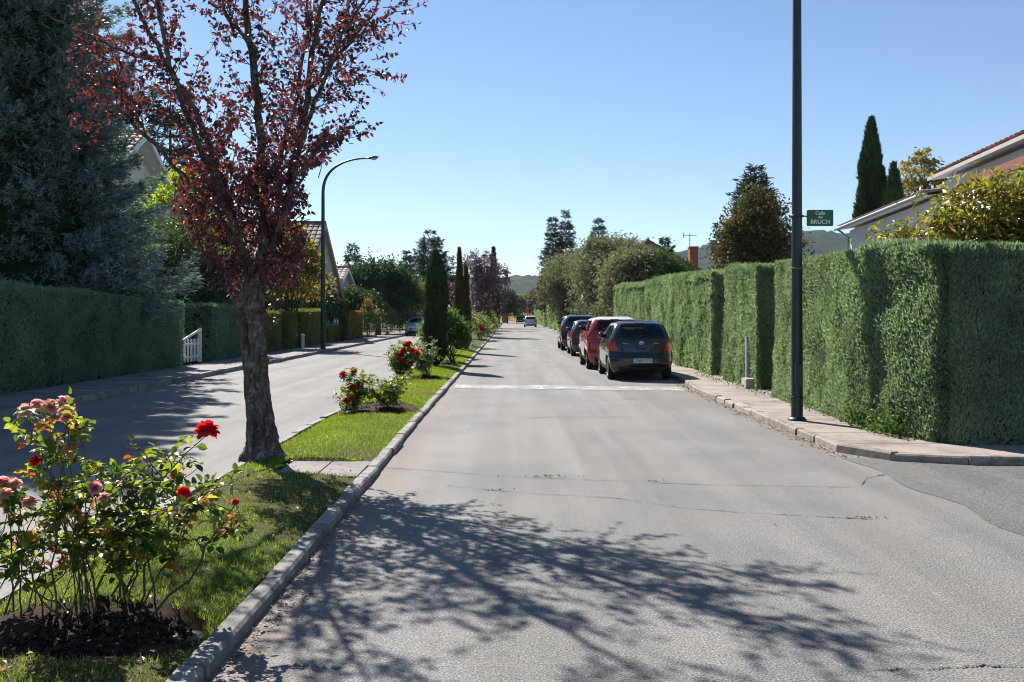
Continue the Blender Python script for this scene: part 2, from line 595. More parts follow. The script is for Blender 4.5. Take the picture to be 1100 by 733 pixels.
M['reed'] = plain('reed_screen', (.16, .10, .05), .9, 0, .35, 18)

# ------------------------------------------------------------- the setting
def struct(o):
    o['kind'] = 'structure'
    return o


RK = [(4.02, 12.0), (4.05, 18), (4.08, 21.6), (4.2, 23.0), (4.36, 24.2), (4.40, 60), (4.40, 210)]   # right kerb, road side
R_IN, R_OUT = -1.41, -1.535       # right edge of the median: kerb outer / inner face
L_OUT, L_IN = -3.02, -2.88       # left edge of the median
LK = -8.40                       # left kerb of the other carriageway
END = 208.0

# ground: one sheet to the horizon and behind the camera
g = Geo()
xs = np.concatenate([[-3200, -1200, -400], np.linspace(-60, 60, 25), [400, 1200, 3200]])
ys = np.concatenate([[-300, -60], np.linspace(-20, 300, 41), [500, 900, 1500, 3300]])
XX, YY = np.meshgrid(xs, ys, indexing='ij')
ZZ = np.full(XX.shape, -.05)
g.grid(np.stack([XX, YY, ZZ], -1)[:, ::1][::-1], 0, False)
struct(g.build('ground', M['garden']))

g = Geo()
g.grid(np.stack(np.meshgrid(np.linspace(-8.6, 14, 40), np.linspace(-14, END + 6, 120), indexing='ij') + [np.zeros((40, 120))], -1)[::-1], 0, False)
struct(g.build('road', M['asphalt']))

# side street: darker, rougher surfacing right of the old kerb line
rng = np.random.default_rng(5)
g = Geo()
yy = np.linspace(11.45, -10, 70)
xe = 3.96 + .05 * np.sin(yy * 3.1) + rng.normal(0, .02, 70)
V = np.stack([np.stack([xe, yy, np.full(70, .004)], -1), np.stack([np.full(70, 26.), yy, np.full(70, .004)], -1)], 0)
g.grid(V[::-1], 0, False)
struct(g.build('side_road', M['asphalt_side']))

# cracks across the carriageway and the worn white line
g = Geo()


def crack(pts, w, seed):
    r = np.random.default_rng(seed)
    p = np.array(pts, float)
    t = np.linspace(0, len(p) - 1, 170)
    x = np.interp(t, np.arange(len(p)), p[:, 0])
    y = np.interp(t, np.arange(len(p)), p[:, 1]) + np.cumsum(r.normal(0, .006, 170)) * .6 + r.normal(0, .006, 170)
    ww = w * r.uniform(.3, 1.3, 170) * np.clip(.75 + .9 * np.sin(t * 7 + seed) * np.sin(t * 2.3 + seed * 2), .45, 1.4)
    V = np.stack([np.stack([x, y - ww, np.full(170, .0045)], -1), np.stack([x, y + ww, np.full(170, .0045)], -1)], 0)
    g.grid(V[:, ::-1], 0, False)


def gp(px, py):
    Y = CAM_H * F_PX / (py - VY)
    return (X_(px, Y), Y)


crack([gp(415, 503), gp(545, 512), gp(640, 516), gp(760, 521), gp(900, 523), gp(925, 522)], .006, 1)
crack([gp(925, 522), gp(932, 514), gp(952, 510)], .010, 2)
crack([gp(480, 522), gp(560, 530), gp(660, 535), gp(735, 546), gp(830, 553), gp(935, 558)], .006, 3)
crack([gp(935, 720), gp(955, 719), gp(1020, 717), gp(1130, 719)], .006, 4)
crack([gp(500, 447), gp(600, 449), gp(720, 447)], .008, 5)
struct(g.build('road_cracks', M['crack']))

g = Geo()
yy0 = np.linspace(-1.30, 4.0, 60)
wob = .03 * np.sin(yy0 * 2)
g.grid(np.stack([np.stack([yy0, 22.1 - .16 * yy0 + wob, np.full(60, .005)], -1), np.stack([yy0, 23.25 - .16 * yy0 + wob, np.full(60, .005)], -1)], 0)[:, ::-1], 0, False)
struct(g.build('road_marking', M['line']))


def kerb_run(name, path, width, z1, seg, mat, seed, top_in=None):
    """a run of separate kerb stones along a path of road-side points; width to the left of travel"""
    r = np.random.default_rng(seed)
    P = np.array(path, float)
    d = np.concatenate([[0], np.cumsum(np.linalg.norm(np.diff(P, axis=0), axis=1))])
    g = Geo()
    s = 0
    while s < d[-1] - .05:
        L = min(seg * r.uniform(.85, 1.15), d[-1] - s)
        e = s + L - .012
        a = np.array([np.interp(s, d, P[:, 0]), np.interp(s, d, P[:, 1])])
        b = np.array([np.interp(e, d, P[:, 0]), np.interp(e, d, P[:, 1])])
        t = unit(b - a)
        n = np.array([-t[1], t[0]])
        k = r.normal(0, .009, 2)
        dz = r.normal(0, .008, 2)
        w = width
        c = .018
        rows = []
        for q, (p, zz) in enumerate(((a, z1 + dz[0]), (b, z1 + dz[1]))):
            o = p + n * k[q]
            rows.append([(*o, -.05), (*(o + n * .006), zz - c), (*(o + n * (c + .006)), zz), (*(o + n * (w - .01)), zz + .002), (*(o + n * w), -.05)])
        R = np.array(rows)
        V = R.reshape(-1, 3)
        F = [(i, i + 5, i + 6, i + 1) for i in range(4)]
        g.add(V, np.array(F), 0)
        g.add(V[:5], np.array([[0, 1, 2, 3, 4]]), 0)
        g.add(V[5:], np.array([[4, 3, 2, 1, 0]]), 0)
        s += L
    return struct(g.build(name, mat))


kerb_run('kerb', [(R_IN, -6), (R_IN, 9.6), (R_IN - .03, 16), (R_IN, 24), (R_IN, END - 8)], .125, .072, .75, M['kerb'], 1)
kerb_run('kerb', [(L_OUT, END - 8), (L_OUT, -6)], .12, .075, .9, M['kerb'], 2)
kerb_run('kerb', [(LK, END), (LK, -6)][::1], .15, .115, 1., M['kerb'], 3)
# right kerb turns the corner into the side street
arc = [(4.02 + 1.35 - 1.35 * math.cos(a), 12.0 - 1.1 * math.sin(a)) for a in np.linspace(0, math.pi / 2, 9)]
rk_path = [(26, 10.78), (8, 10.85)] + arc[::-1] + RK[1:]
kerb_run('kerb', [(x, y) for x, y in rk_path][::-1], .14, .095, .8, M['kerb_right'], 4)

# pavements
g = Geo()
pp = [(x + .12, y) for x, y in RK] + [(8, 210), (8, 10.98), (26, 10.95)]
poly = [(26, 10.93), (8, 10.98)] + [(5.37, 11.02), (4.86, 11.12), (4.45, 11.42), (4.2, 11.8), (4.15, 12.05)]
left_edge = [(x + .13, y) for x, y in RK[1:]]
inner = [(5.75, y) for _, y in RK[1:]]
V = np.array([[(a[0], a[1], GR) for a in [(4.15, 12.05)] + left_edge], [(b[0], b[1], GR) for b in [(5.75, 12.05)] + inner]])
g.grid(V[::-1], 0, False)
cp = [(5.37, 11.03), (4.86, 11.14), (4.45, 11.43), (4.2, 11.8), (4.15, 12.05)]
g.grid(np.array([[(x, y, GR) for x, y in cp], [(5.75, 12.05, GR)] * 5])[::-1], 0, False)
g.ngon([(5.37, 11.03, GR), (26, 10.92, GR), (26, 12.05, GR), (5.75, 12.05, GR)], 0)
struct(g.build('pavement', M['paving']))
g = Geo()
g.grid(np.array([[(-10.25, -6, GR), (-10.25, END, GR)], [(LK - .14, -6, GR), (LK - .14, END, GR)]])[::-1], 0, False)
struct(g.build('pavement', M['paving_left']))

# median strip: turf, slightly crowned; beds of bare soil; a slab crossing
BEDS = [(-2.92, -1.60, 4.48, 5.36), (-2.88, -1.60, 15.3, 17.7), (-2.8, -1.65, 23.2, 25.2), (-2.8, -1.7, 30.6, 33.2)]
SLAB = (9.75, 10.75)
nx, ny = 13, 900
gx = np.linspace(R_OUT, L_IN, nx)
gy = np.concatenate([np.linspace(-6, 40, 700), np.linspace(40.3, END - 8, 200)])
XX, YY = np.meshgrid(gx, gy, indexing='ij')
u = (XX - R_OUT) / (L_IN - R_OUT)
P2 = np.stack([XX, YY], -1)
ZZ = .058 + .07 * np.sin(np.pi * u) + .012 * vnoise(P2, 2.2, 3)


def in_bed(x, y, pad=0.):
    m = np.zeros(np.shape(x), bool)
    for a, b, c, d in BEDS:
        cx, cy, rx, ry = (a + b) / 2, (c + d) / 2, (b - a) / 2 + pad, (d - c) / 2 + pad
        wob = 1 + .16 * np.sin(x * 7 + y * 5) + .12 * np.sin(y * 3.1 - x * 4) + .10 * np.sin(x * 23 + y * 17) + .08 * np.sin(y * 31 - x * 19)
        m |= (np.abs((x - cx) / rx) ** 3 + np.abs((y - cy) / ry) ** 3) < wob
    return m


bed = in_bed(XX, YY)
ZZ = np.where(bed, ZZ - .06 + .05 * vnoise(P2, 9, 4, 2), ZZ)
ZZ = np.where((YY > SLAB[0] - .05) & (YY < SLAB[1] + .05) & (XX > -2.5), .04, ZZ)


def median_z(x, y):
    uu = (x - R_OUT) / (L_IN - R_OUT)
    return .058 + .07 * np.sin(np.pi * np.clip(uu, 0, 1)) + .012 * vnoise(np.stack([x, y], -1), 2.2, 3)


g = Geo()
V = np.stack([XX, YY, ZZ], -1)
g.grid(V, 0, True)
F = g.F[0][0]
cx = V.reshape(-1, 3)[F].mean(1)
fb = in_bed(cx[:, 0], cx[:, 1])
g.F = [(F[~fb], 0, True), (F[fb], 1, True)]
struct(g.build('grass_verge', [M['turf'], M['soil']]))
# soil lumps in the beds
g = Geo()
rng = np.random.default_rng(9)
for a, b, c, d in BEDS[:2]:
    n = 2200 if c < 6 else 300
    x = rng.uniform(a, b, n)
    y = rng.uniform(c, d, n)
    k = in_bed(x, y, -.06)
    for xx, yy1 in zip(x[k], y[k]):
        r = .004 + .022 * rng.uniform(0, 1) ** 3
        B = np.array([(1, 0, 0), (0, 1, 0), (-1, 0, 0), (0, -1, 0), (0, 0, 1), (0, 0, -1)]) * r * rng.uniform(.6, 1.3, (6, 1))
        B = B + (xx, yy1, float(median_z(np.array(xx), np.array(yy1))) - .05 + rng.uniform(-.01, .02))
        g.add(B, [(0, 1, 4), (1, 2, 4), (2, 3, 4), (3, 0, 4), (1, 0, 5), (2, 1, 5), (3, 2, 5), (0, 3, 5)], 0, False)
tag(g.build('soil_crumbs', M['soil']), 'loose dark soil clods lying in the rose beds of the median', 'soil', kind='stuff')
# slab crossing
g = Geo()
for i in range(2):
    x0 = R_OUT - .01 - i * .43
    g.box(x0 - .42, x0, SLAB[0] + .03 * i, SLAB[1] - .02 * i, .01, .070 + .006 * (i % 2))
struct(g.build('path', M['paving_left']))


def grass_patch(name, label, n, x0, x1, y0, y1, Lr, Wr, mat, keep, seed):
    r = np.random.default_rng(seed)
    x = r.uniform(x0, x1, n)
    y = y0 + (y1 - y0) * r.uniform(0, 1, n) ** 1.5
    k = keep(x, y, r)
    x, y = x[k], y[k]
    z = median_z(x, y) - .012
    n = len(x)
    D = np.stack([r.normal(0, .45, n), r.normal(0, .45, n), np.ones(n)], -1)
    Sd = np.stack([np.cos(r.uniform(0, 6.3, n)), np.sin(r.uniform(0, 6.3, n)), np.zeros(n)], -1)
    sc = (1 + np.clip((y - 8) / 14, 0, 3))
    g = Geo()
    g.blades(np.stack([x, y, z], -1), D, Sd, r.uniform(*Lr, n) * (1 + .15 * (sc - 1)), r.uniform(*Wr, n) * sc)
    return tag(g.build(name, mat), label, 'grass', kind='stuff')


def dryness(x, y):
    p = np.stack([x, y], -1)
    d = vnoise(p, 1.7, 17) * .8
    d += np.where((y > 7.0) & (y < 9.8), .62, 0) + np.where((y > 10.6) & (y < 11.4), .5, 0) - np.where((y > 11.6) & (y < 15), .5, 0)
    d += np.where(x > -1.95, .34, 0) * (y < 12) + np.where(in_bed(x, y, .22), .35, 0)
    return d


def not_bed(x, y):
    return ~in_bed(x, y) & ~((y > SLAB[0]) & (y < SLAB[1]) & (x > -2.45))


grass_patch('grass', 'short green lawn on the median strip between the kerbs', 150000, L_IN, R_OUT, 3.6, 44, (.022, .055), (.005, .010), M['grass'],
            lambda x, y, r: not_bed(x, y) & (dryness(x, y) + r.normal(0, .25, len(x)) < .55), 1)
grass_patch('dry_grass', 'straw coloured dry patches in the lawn of the median strip', 60000, L_IN, R_OUT, 3.6, 26, (.02, .05), (.005, .010), M['dry_grass'],
            lambda x, y, r: not_bed(x, y) & (dryness(x, y) + r.normal(0, .25, len(x)) > .40), 2)

# hills at the horizon
hx = np.linspace(-1700, 2600, 340)
hy = np.linspace(1250, 2900, 110)
XX, YY = np.meshgrid(hx, hy, indexing='ij')
HT = np.interp(XX / YY * 2050, [-1500, -500, 0, 60, 250, 400, 500, 620, 700, 1200, 2600], [60, 75, 76, 80, 110, 138, 146, 168, 166, 190, 120])
t = np.clip((YY - 1250) / 800, 0, 1)
pr = t * t * (3 - 2 * t) * (1 - .5 * np.clip((YY - 2150) / 700, 0, 1))
P2 = np.stack([XX, YY], -1)
rng = np.random.default_rng(3)
HZ = HT * pr * (1 + .05 * vnoise(P2, .006, 5)) + vnoise(P2, .02, 6, 3) * 8 * pr + rng.normal(0, 2.6, XX.shape) * pr - 1
g = Geo()
g.grid(np.stack([XX, YY, HZ], -1)[::-1], 0, True)
struct(g.build('hills', M['hill']))
# dry field and bank where the street ends
g = Geo()
g.grid(np.array([[(-60, END + 6, .07), (-60, END + 50, 2.2)], [(60, END + 6, .07), (60, END + 50, 2.2)]])[::-1], 0, False)
struct(g.build('terrain', M['dry_field']))

# ------------------------------------------------------------------ hedges
def hedge(name, label, x0, x1, y0, y1, ztop, mat, dens, L, W, seed, group=None, bulge=.10, faces='xXyYt', tip=None, core_in=.09, z0=-.05, tuft=1.0, xoff=None, rnd=0., rnd_amt=.12):
    """a clipped hedge: dark core and thousands of sprays on the faces that have foliage. ztop(y) gives the height"""
    r = np.random.default_rng(seed)
    g = Geo()
    cx, cy = (x0 + x1) / 2, (y0 + y1) / 2

    def off(P):
        return bulge * vnoise(P * np.array([1, 1, .55]), 1.5, seed) + .35 * bulge * vnoise(P, 6, seed + 1)

    def face(f, u, v):
        """point and outward normal on one face for u, v in 0..1"""
        if f in 'xX':
            y = y0 + (y1 - y0) * u
            h = ztop(y)
            z = z0 + (h - z0) * v
            x = np.full_like(y, x0 if f == 'x' else x1)
            if xoff is not None and f == 'x':
                x = x + xoff(y)
            n = np.array((-1., 0, 0)) if f == 'x' else np.array((1., 0, 0))
        elif f in 'yY':
            x = x0 + (x1 - x0) * u
            y = np.full_like(x, y0 if f == 'y' else y1)
            z = z0 + (ztop(y) - z0) * v
            n = np.array((0, -1., 0)) if f == 'y' else np.array((0, 1., 0))
        else:
            x = x0 + (x1 - x0) * u
            y = y0 + (y1 - y0) * v
            z = ztop(y)
            n = np.array((0, 0, 1.))
        P = np.stack([x, y, z], -1)
        N = np.broadcast_to(n, P.shape)
        if rnd:      # round the vertical corners and shoulders a little
            q = (P - (cx, cy, 0)) / ((x1 - x0) / 2, (y1 - y0) / 2, 1)
            e = np.clip(np.minimum(np.abs(q[..., 0]), np.abs(q[..., 1])) - (1 - rnd), 0, 1) / rnd
            P = P - np.stack([q[..., 0], q[..., 1], np.zeros_like(e)], -1) * (e ** 2)[..., None] * rnd_amt
        return P, N

    # core
    for f in faces:
        nu = max(3, int((y1 - y0 if f in 'xXt' else x1 - x0) / .3)) if f != 't' else max(3, int((x1 - x0) / .3))
        nv = 8 if f != 't' else max(3, int((y1 - y0) / .3))
        u, v = np.meshgrid(np.linspace(0, 1, nu), np.linspace(0, 1, nv), indexing='ij')
        P, N = face(f, u, v)
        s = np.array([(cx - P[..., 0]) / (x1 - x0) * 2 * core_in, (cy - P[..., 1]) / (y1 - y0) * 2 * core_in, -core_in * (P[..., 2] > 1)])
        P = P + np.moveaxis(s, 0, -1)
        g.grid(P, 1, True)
    # sprays
    for f in faces:
        if f in 'xX':
            A = (y1 - y0) * float(ztop(np.array(cy)))
        elif f in 'yY':
            A = (x1 - x0) * float(ztop(np.array(cy)))
        else:
            A = (x1 - x0) * (y1 - y0)
        n = int(A * dens)
        u, v = r.uniform(0, 1, n), r.uniform(0, 1, n)
        if f != 't':
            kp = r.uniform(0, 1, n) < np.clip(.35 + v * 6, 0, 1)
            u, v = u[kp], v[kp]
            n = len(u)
        P, N = face(f, u, v)
        o = off(P)
        P = P + N * (o - .04 - .055 * r.uniform(0, 1, n) ** 1.6)[:, None]
        up = np.array((0, 0, 1.))
        k = 3
        for j in range(k):
            D = N * r.uniform(-.1, .45, n)[:, None] + up * r.uniform(.5, 1.2, n)[:, None] + r.normal(0, .36, (n, 3))
            ll = L * r.uniform(.6, 1.25, n)
            if f == 't':
                D = up * 1.2 * tuft + r.normal(0, .5, (n, 3))
                ll = ll * np.where(r.uniform(0, 1, n) < .25, 1.9 * tuft, 1.1)
            g.leaves(P + r.normal(0, L * .12, (n, 3)), D, rdir(r, n) * .62 + N * 1.1 + up * .35, ll, W * r.uniform(.7, 1.3, n), .1, .12, 0)
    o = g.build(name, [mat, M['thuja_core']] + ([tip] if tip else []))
    return tag(o, label, 'hedge', group)


def lin(pts):
    a = np.array(pts, float)
    return lambda y: np.interp(y, a[:, 0], a[:, 1])


HG = 'clipped hedges along the right pavement'
hedge('hedge', 'tall green conifer hedge at the street corner behind the street sign pole', 5.25, 14.5, 11.95, 19.4, lin([(11.9, 2.55), (19.4, 2.72)]),
      M['thuja'], 2900, .068, .020, 11, HG, .11, 'xyYt', core_in=.14, rnd=.09, rnd_amt=.34, xoff=lin([(11.95, .16), (13, -.08), (14.5, -.27), (17, -.22), (19.4, -.05)]))
hedge('hedge', 'short narrow block of green conifer hedge between two dark gaps', 5.28, 6.5, 20.75, 23.9, lin([(20.5, 2.74), (24, 2.80)]),
      M['thuja'], 2000, .078, .023, 12, HG, .09, 'xyYt', core_in=.14)
hedge('hedge', 'long green conifer hedge running away beside the parked cars', 5.35, 6.6, 25.8, 50, lin([(25.8, 2.82), (50, 3.1)]),
      M['thuja'], 950, .100, .032, 13, HG, .13, 'xyYt', core_in=.15)
hedge('hedge', 'low distant green hedge beyond the big grey green shrubs', 4.75, 5.8, 90, 185, lin([(90, 2.4), (185, 2.5)]),
      M['thuja'], 60, .34, .13, 14, HG, .22, 'xyt', core_in=.2)
LG = 'clipped hedges along the left pavement'
hedge('hedge', 'long dark green clipped hedge in shade under the blue spruce', -11.4, -10.3, 8, 30.6, lin([(8, 2.3), (22, 2.24), (30.6, 2.02)]),
      M['thuja_dark'], 1000, .085, .028, 21, LG, .08, 'Xyt', core_in=.14)
hedge('hedge', 'dark clipped hedge block behind the plum tree trunk and white gate', -11.5, -10.32, 33.6, 39.2, lin([(33.6, 1.95), (40, 1.9)]),
      M['thuja_dark'], 420, .12, .04, 22, LG, .05, 'Xyt', core_in=.14)
hedge('hedge', 'olive coloured box hedge with rounded corners right of the plum trunk', -11.4, -10.3, 40.2, 44.2, lin([(40, 1.75), (45, 1.75)]),
      M['box_leaf'], 420, .10, .045, 23, LG, .03, 'Xyt', rnd=.25)
hedge('hedge', 'narrow olive box hedge second to the right of the plum trunk', -11.4, -10.32, 44.9, 47.2, lin([(44, 1.76), (48, 1.76)]),
      M['box_leaf'], 420, .10, .045, 24, LG, .03, 'Xyt', rnd=.3)
hedge('hedge', 'dark sided box hedge just left of the street lamp pole', -11.6, -10.2, 48.2, 53.6, lin([(48, 1.86), (54, 1.86)]),
      M['box_leaf'], 380, .11, .05, 25, LG, .03, 'Xyt', rnd=.2)
hedge('hedge', 'low pale green shrub hedge just right of the street lamp pole', -11.0, -10.3, 54.6, 58.6, lin([(54, 1.05), (59, 1.1)]),
      M['pale_shrub'], 420, .10, .05, 26, LG, .10, 'Xyt')
oh = hedge('hedge', 'clipped hedge with orange leaf tips along its top', -11.4, -10.2, 60.5, 67, lin([(60, 1.8), (68, 1.8)]),
           M['box_leaf'], 300, .14, .06, 27, LG, .06, 'Xy')
g = Geo()
rng = np.random.default_rng(28)
n = 2200
P = np.stack([rng.uniform(-11.4, -10.15, n), rng.uniform(60.4, 67.1, n), 1.86 - 1.1 * rng.uniform(0, 1, n) ** 2.4], -1)
P[n // 2:, 0] = -10.2 + rng.normal(0, .04, n - n // 2)
g.leaves(P, np.stack([rng.normal(0, .5, n), rng.normal(0, .5, n), np.ones(n)], -1), rdir(rng, n), .15, .07)
g.build('orange_foliage', M['orange_leaf'], oh)


# ------------------------------------------------------------------- trees
def crown_leaves(g, blobs, n, L, W, r, shell=.5, cl=.16, droop=.25, mi=0, per=26, flat=.5):
    """leaf clumps spread through a union of ellipsoids, leaving gaps"""
    C = np.array([b[0] for b in blobs], float)
    R = np.array([b[1] if not np.isscalar(b[1]) else (b[1],) * 3 for b in blobs], float)
    w = (R.prod(1)) ** (2 / 3)
    m = max(6, n // per)
    bi = r.choice(len(C), m, p=w / w.sum())
    d = rdir(r, m)
    d[:, 2] = np.where(d[:, 2] < -.55, -d[:, 2], d[:, 2])
    rad = np.maximum(r.uniform(0, 1, m) ** (1 / 3.), shell) * r.uniform(.82, 1.10, m)
    cc = C[bi] + R[bi] * d * rad[:, None]
    k = r.choice(m, n)
    s = R[bi][k].mean(1) * cl
    s = s * r.uniform(.5, 1.5, m)[k]
    P = cc[k] + r.normal(size=(n, 3)) * s[:, None] * (1, 1, .75)
    D = unit(d[k] * .7 + r.normal(0, .7, (n, 3)) - np.array((0, 0, droop)))
    N = unit(np.array((0, 0, flat)) + d[k] * .5 + r.normal(0, .6, (n, 3)))
    g.leaves(P, D, N, L * r.uniform(.6, 1.3, n), W * r.uniform(.7, 1.25, n), .15, .15, mi)


def limb(g, a, b, r0, r1, r, wig=.08, n=7, sides=7, sag=0):
    a, b = np.array(a, float), np.array(b, float)
    t = np.linspace(0, 1, n)[:, None]
    P = a + (b - a) * t
    w = np.linalg.norm(b - a) * wig
    P[1:-1] += r.normal(0, 1, (n - 2, 3)) * w * .5
    P[:, 2] += (np.sin(np.pi * t[:, 0]) * sag)
    g.tube(P, np.linspace(r0, r1, n), sides, 0, False)
    return P


def broad_tree(name, label, cat, loc, blobs, n, L, W, mat, tr, th, group=None, seed=0, shell=.45, cl=.17, bark='bark_grey', extra=None, droop=.25):
    r = np.random.default_rng(seed)
    t = thing(name, label, cat, loc, group)
    g = Geo()
    fork = np.array((r.normal(0, .08), r.normal(0, .08), th))
    g.tube([(0, 0, -.15), (0, 0, .1), (0.02, 0, th * .5), fork], [tr * 1.5, tr * 1.15, tr, tr * .85], 9, 0, False)
    for b in blobs:
        c = np.array(b[0], float)
        limb(g, fork - (0, 0, .05), c, tr * .6, tr * .14, r, .12)
        for _ in range(3):
            rr = np.array(b[1] if not np.isscalar(b[1]) else (b[1],) * 3)
            limb(g, fork + (c - fork) * r.uniform(.4, .8), c + rdir(r, 1)[0] * rr * .8, tr * .25, tr * .05, r, .15, 5, 5)
    g.build('trunk', M[bark], t)
    g = Geo()
    crown_leaves(g, blobs, n, L, W, r, shell, cl, droop)
    g.build('crown', M[mat], t)
    if extra:
        g = Geo()
        crown_leaves(g, extra[1], extra[2], L, W, r, .6, cl)
        g.build(extra[3], M[extra[0]], t)
    return t


def conifer(name, label, cat, loc, H, R, mat, whorls, per, spr, L, W, group=None, seed=0, z_first=.05, rise=-.15, power=1.0, lean=0, nb=5, wid=.35, tr=None, bare=.2, core=0):
    """layered conifer: whorls of branches, each with flat sprays of needles"""
    r = np.random.default_rng(seed)
    t = thing(name, label, cat, loc, group)
    tr = tr or H * .014
    g = Geo()
    g.tube([(0, 0, -.15), (0, 0, H * .5), (lean, 0, H)], [tr, tr * .6, tr * .08], 8, 0, False)
    gl = Geo()
    for i in range(whorls):
        f = (i + r.uniform(0, .8)) / whorls
        z = H * (z_first + (1 - z_first) * f)
        rad = R * (1 - f) ** power * r.uniform(.8, 1.12) + .05 * R
        m = max(3, int(per * (.45 + .55 * (1 - f))))
        a0 = r.uniform(0, 6.28)
        for j in range(m):
            a = a0 + 6.283 * j / m + r.normal(0, .15)
            q = rad * r.uniform(.72, 1.12)
            o = np.array((math.cos(a), math.sin(a), 0))
            s = np.linspace(0, 1, 6)[:, None]
            P = np.array((lean * f, 0, z)) + o * q * s + np.array((0, 0, 1)) * q * (rise * s + .22 * s ** 3)
            g.tube(P, np.linspace(tr * .28 * (1 - f * .7), tr * .03, 6), 4, 0, False)
            n = max(4, int(spr * q / R))
            u = bare + (1 - bare) * r.uniform(0, 1, n) ** .75
            B = np.stack([np.interp(u, s[:, 0], P[:, c]) for c in range(3)], -1)
            side = np.cross(o, (0, 0, 1))
            wv = wid * q * (1.05 - u) * r.uniform(-1, 1, n)
            B = B + side * wv[:, None] + np.stack([np.zeros(n), np.zeros(n), -np.abs(wv) * .3 + r.normal(0, .03 * q, n)], -1)
            for k in range(nb):
                D = o + side * np.sign(wv)[:, None] * .5 + r.normal(0, .5, (n, 3)) + (0, 0, .12)
                gl.leaves(B + r.normal(0, L * .15, (n, 3)), D, np.array((0, 0, 1.)) + r.normal(0, .5, (n, 3)), L * r.uniform(.6, 1.25, n), W * r.uniform(.7, 1.2, n), .1, .1)
    g.build('trunk', M['bark_grey'], t)
    if core:     # solid dark cone added inside the crown to close holes showing sky
        th = np.linspace(0, 6.283, 25)
        hz = np.linspace(0, .93, 40)
        rad = R * core * (1 - hz) ** power
        rr = rad[:, None] * (1 + .25 * np.sin(th * 5 + hz[:, None] * 40) * np.sin(hz[:, None] * 90 + th * 2))
        gl.grid(np.stack([rr * np.cos(th), rr * np.sin(th), (H * (z_first * .6 + (1 - z_first) * hz))[:, None] * np.ones((1, 25))], -1), 1, True)
    gl.build('crown', [M[mat], M['thuja_core']], t)
    return t


def cypress(name, label, loc, H, R, mat, n, L, W, group=None, seed=0, taper=.35, tips=(), pw=1.7):
    """narrow column; tips = extra little leaders (dx, dy, height, radius)"""
    r = np.random.default_rng(seed)
    t = thing(name, label, 'cypress', loc, group)
    g = Geo()
    g.tube([(0, 0, -.15), (0, 0, H * .85)], [R * .28, R * .06], 7, 0, False)
    g.build('trunk', M['bark_grey'], t)
    gl = Geo()
    for (dx, dy, h, rr, w) in [(0, 0, H, R, 1.)] + list(tips):
        nn = int(n * w)
        zz = r.uniform(0.04, 1, nn)
        ang = r.uniform(0, 6.283, nn)

        def rad(q):
            return rr * np.clip(np.minimum(1, (q + .12) / .25), 0, 1) * np.clip(1 - np.clip((q - taper) / (1 - taper), 0, 1) ** pw, .02, 1)
        th = np.linspace(0, 6.283, 13)
        hz = np.linspace(0.02, .90, 16)
        core = np.stack([dx + .72 * rad(hz)[:, None] * np.cos(th), dy + .72 * rad(hz)[:, None] * np.sin(th), (hz * h)[:, None] * np.ones((1, 13))], -1)
        gl.grid(core, 1, True)
        p3 = np.stack([np.cos(ang), np.sin(ang), zz * h / rr * .8], -1)
        q = rad(zz) * (1 + .20 * vnoise(p3, 2.4, seed)) * r.uniform(.78, 1.06, nn)
        o = np.stack([np.cos(ang), np.sin(ang), np.zeros(nn)], -1)
        P = np.stack([dx + q * np.cos(ang), dy + q * np.sin(ang), zz * h], -1)
        D = o * r.uniform(.1, .55, nn)[:, None] + np.array((0, 0, 1)) + r.normal(0, .2, (nn, 3))
        gl.leaves(P, D, o + r.normal(0, .4, (nn, 3)), L * r.uniform(.6, 1.3, nn), W * r.uniform(.7, 1.2, nn), .1, .05)
    gl.build('crown', [M[mat], M['thuja_core']], t)
    return t


# --- the purple plum in the foreground of the median -----------------------
TY = 10.8
plum = thing('plum_tree', 'purple leaved plum tree with dark rough trunk on the near median', 'tree', (X_(283, TY), TY, .12))
ORG = np.array((X_(283, TY), TY, .12))


def tp(px, py, dy=0.):
    """crown point of the plum tree, dy metres behind the trunk plane"""
    p = at(px, py, TY)
    p[1] += dy
    return p - ORG


rng = np.random.default_rng(77)
g = Geo()
trunk_pts = [(284, 498, 0, .235), (283, 486, 0, .205), (281, 470, 0, .185), (278, 440, 0, .165), (274, 400, .02, .148), (271, 365, .03, .150), (270, 335, .03, .158), (272, 312, .03, .160), (277, 292, .03, .115)]
TP = np.array([tp(a, b, c) for a, b, c, d in trunk_pts])
tt = np.linspace(0, len(TP) - 1, 46)
TPs = np.stack([np.interp(tt, np.arange(len(TP)), TP[:, i]) for i in range(3)], -1)
TR = np.interp(tt, np.arange(len(TP)), [d for *_, d in trunk_pts]) * .86
# knotty section with root flare and a seam
th = np.linspace(0, 6.283, 40, endpoint=False)
V = []
for p, r0, z in zip(TPs, TR, TPs[:, 2]):
    fl = .55 * np.exp(-max(z, 0) / .10) * (np.cos(th * 4 + .6) * .5 + .35)
    kn = .07 * np.sin(th * 3 + z * 2.2) + .05 * np.sin(th * 7 - z * 5) + .035 * np.sin(th * 13 + z * 17) + rng.normal(0, .03, 40) + .03 * np.sin(th * 9 + 4 * np.sin(z * 9)) * np.sin(z * 31 + th * 3)
    seam = -.22 * np.exp(-((th - 4.35 - .25 * math.sin(z * 2)) / .13) ** 2)
    rr = r0 * (1 + fl + kn + seam)
    V.append(np.stack([p[0] + rr * np.cos(th), p[1] + rr * np.sin(th), np.full(40, p[2])], -1))
V = np.array(V)
n_, m_ = V.shape[:2]
i = np.arange(n_ - 1)[:, None] * m_
j = np.arange(m_)[None]
g.add(V, np.stack([i + j, i + (j + 1) % m_, i + m_ + (j + 1) % m_, i + m_ + j], -1).reshape(-1, 4), 0, True)
g.ngon(V[-1], 0)
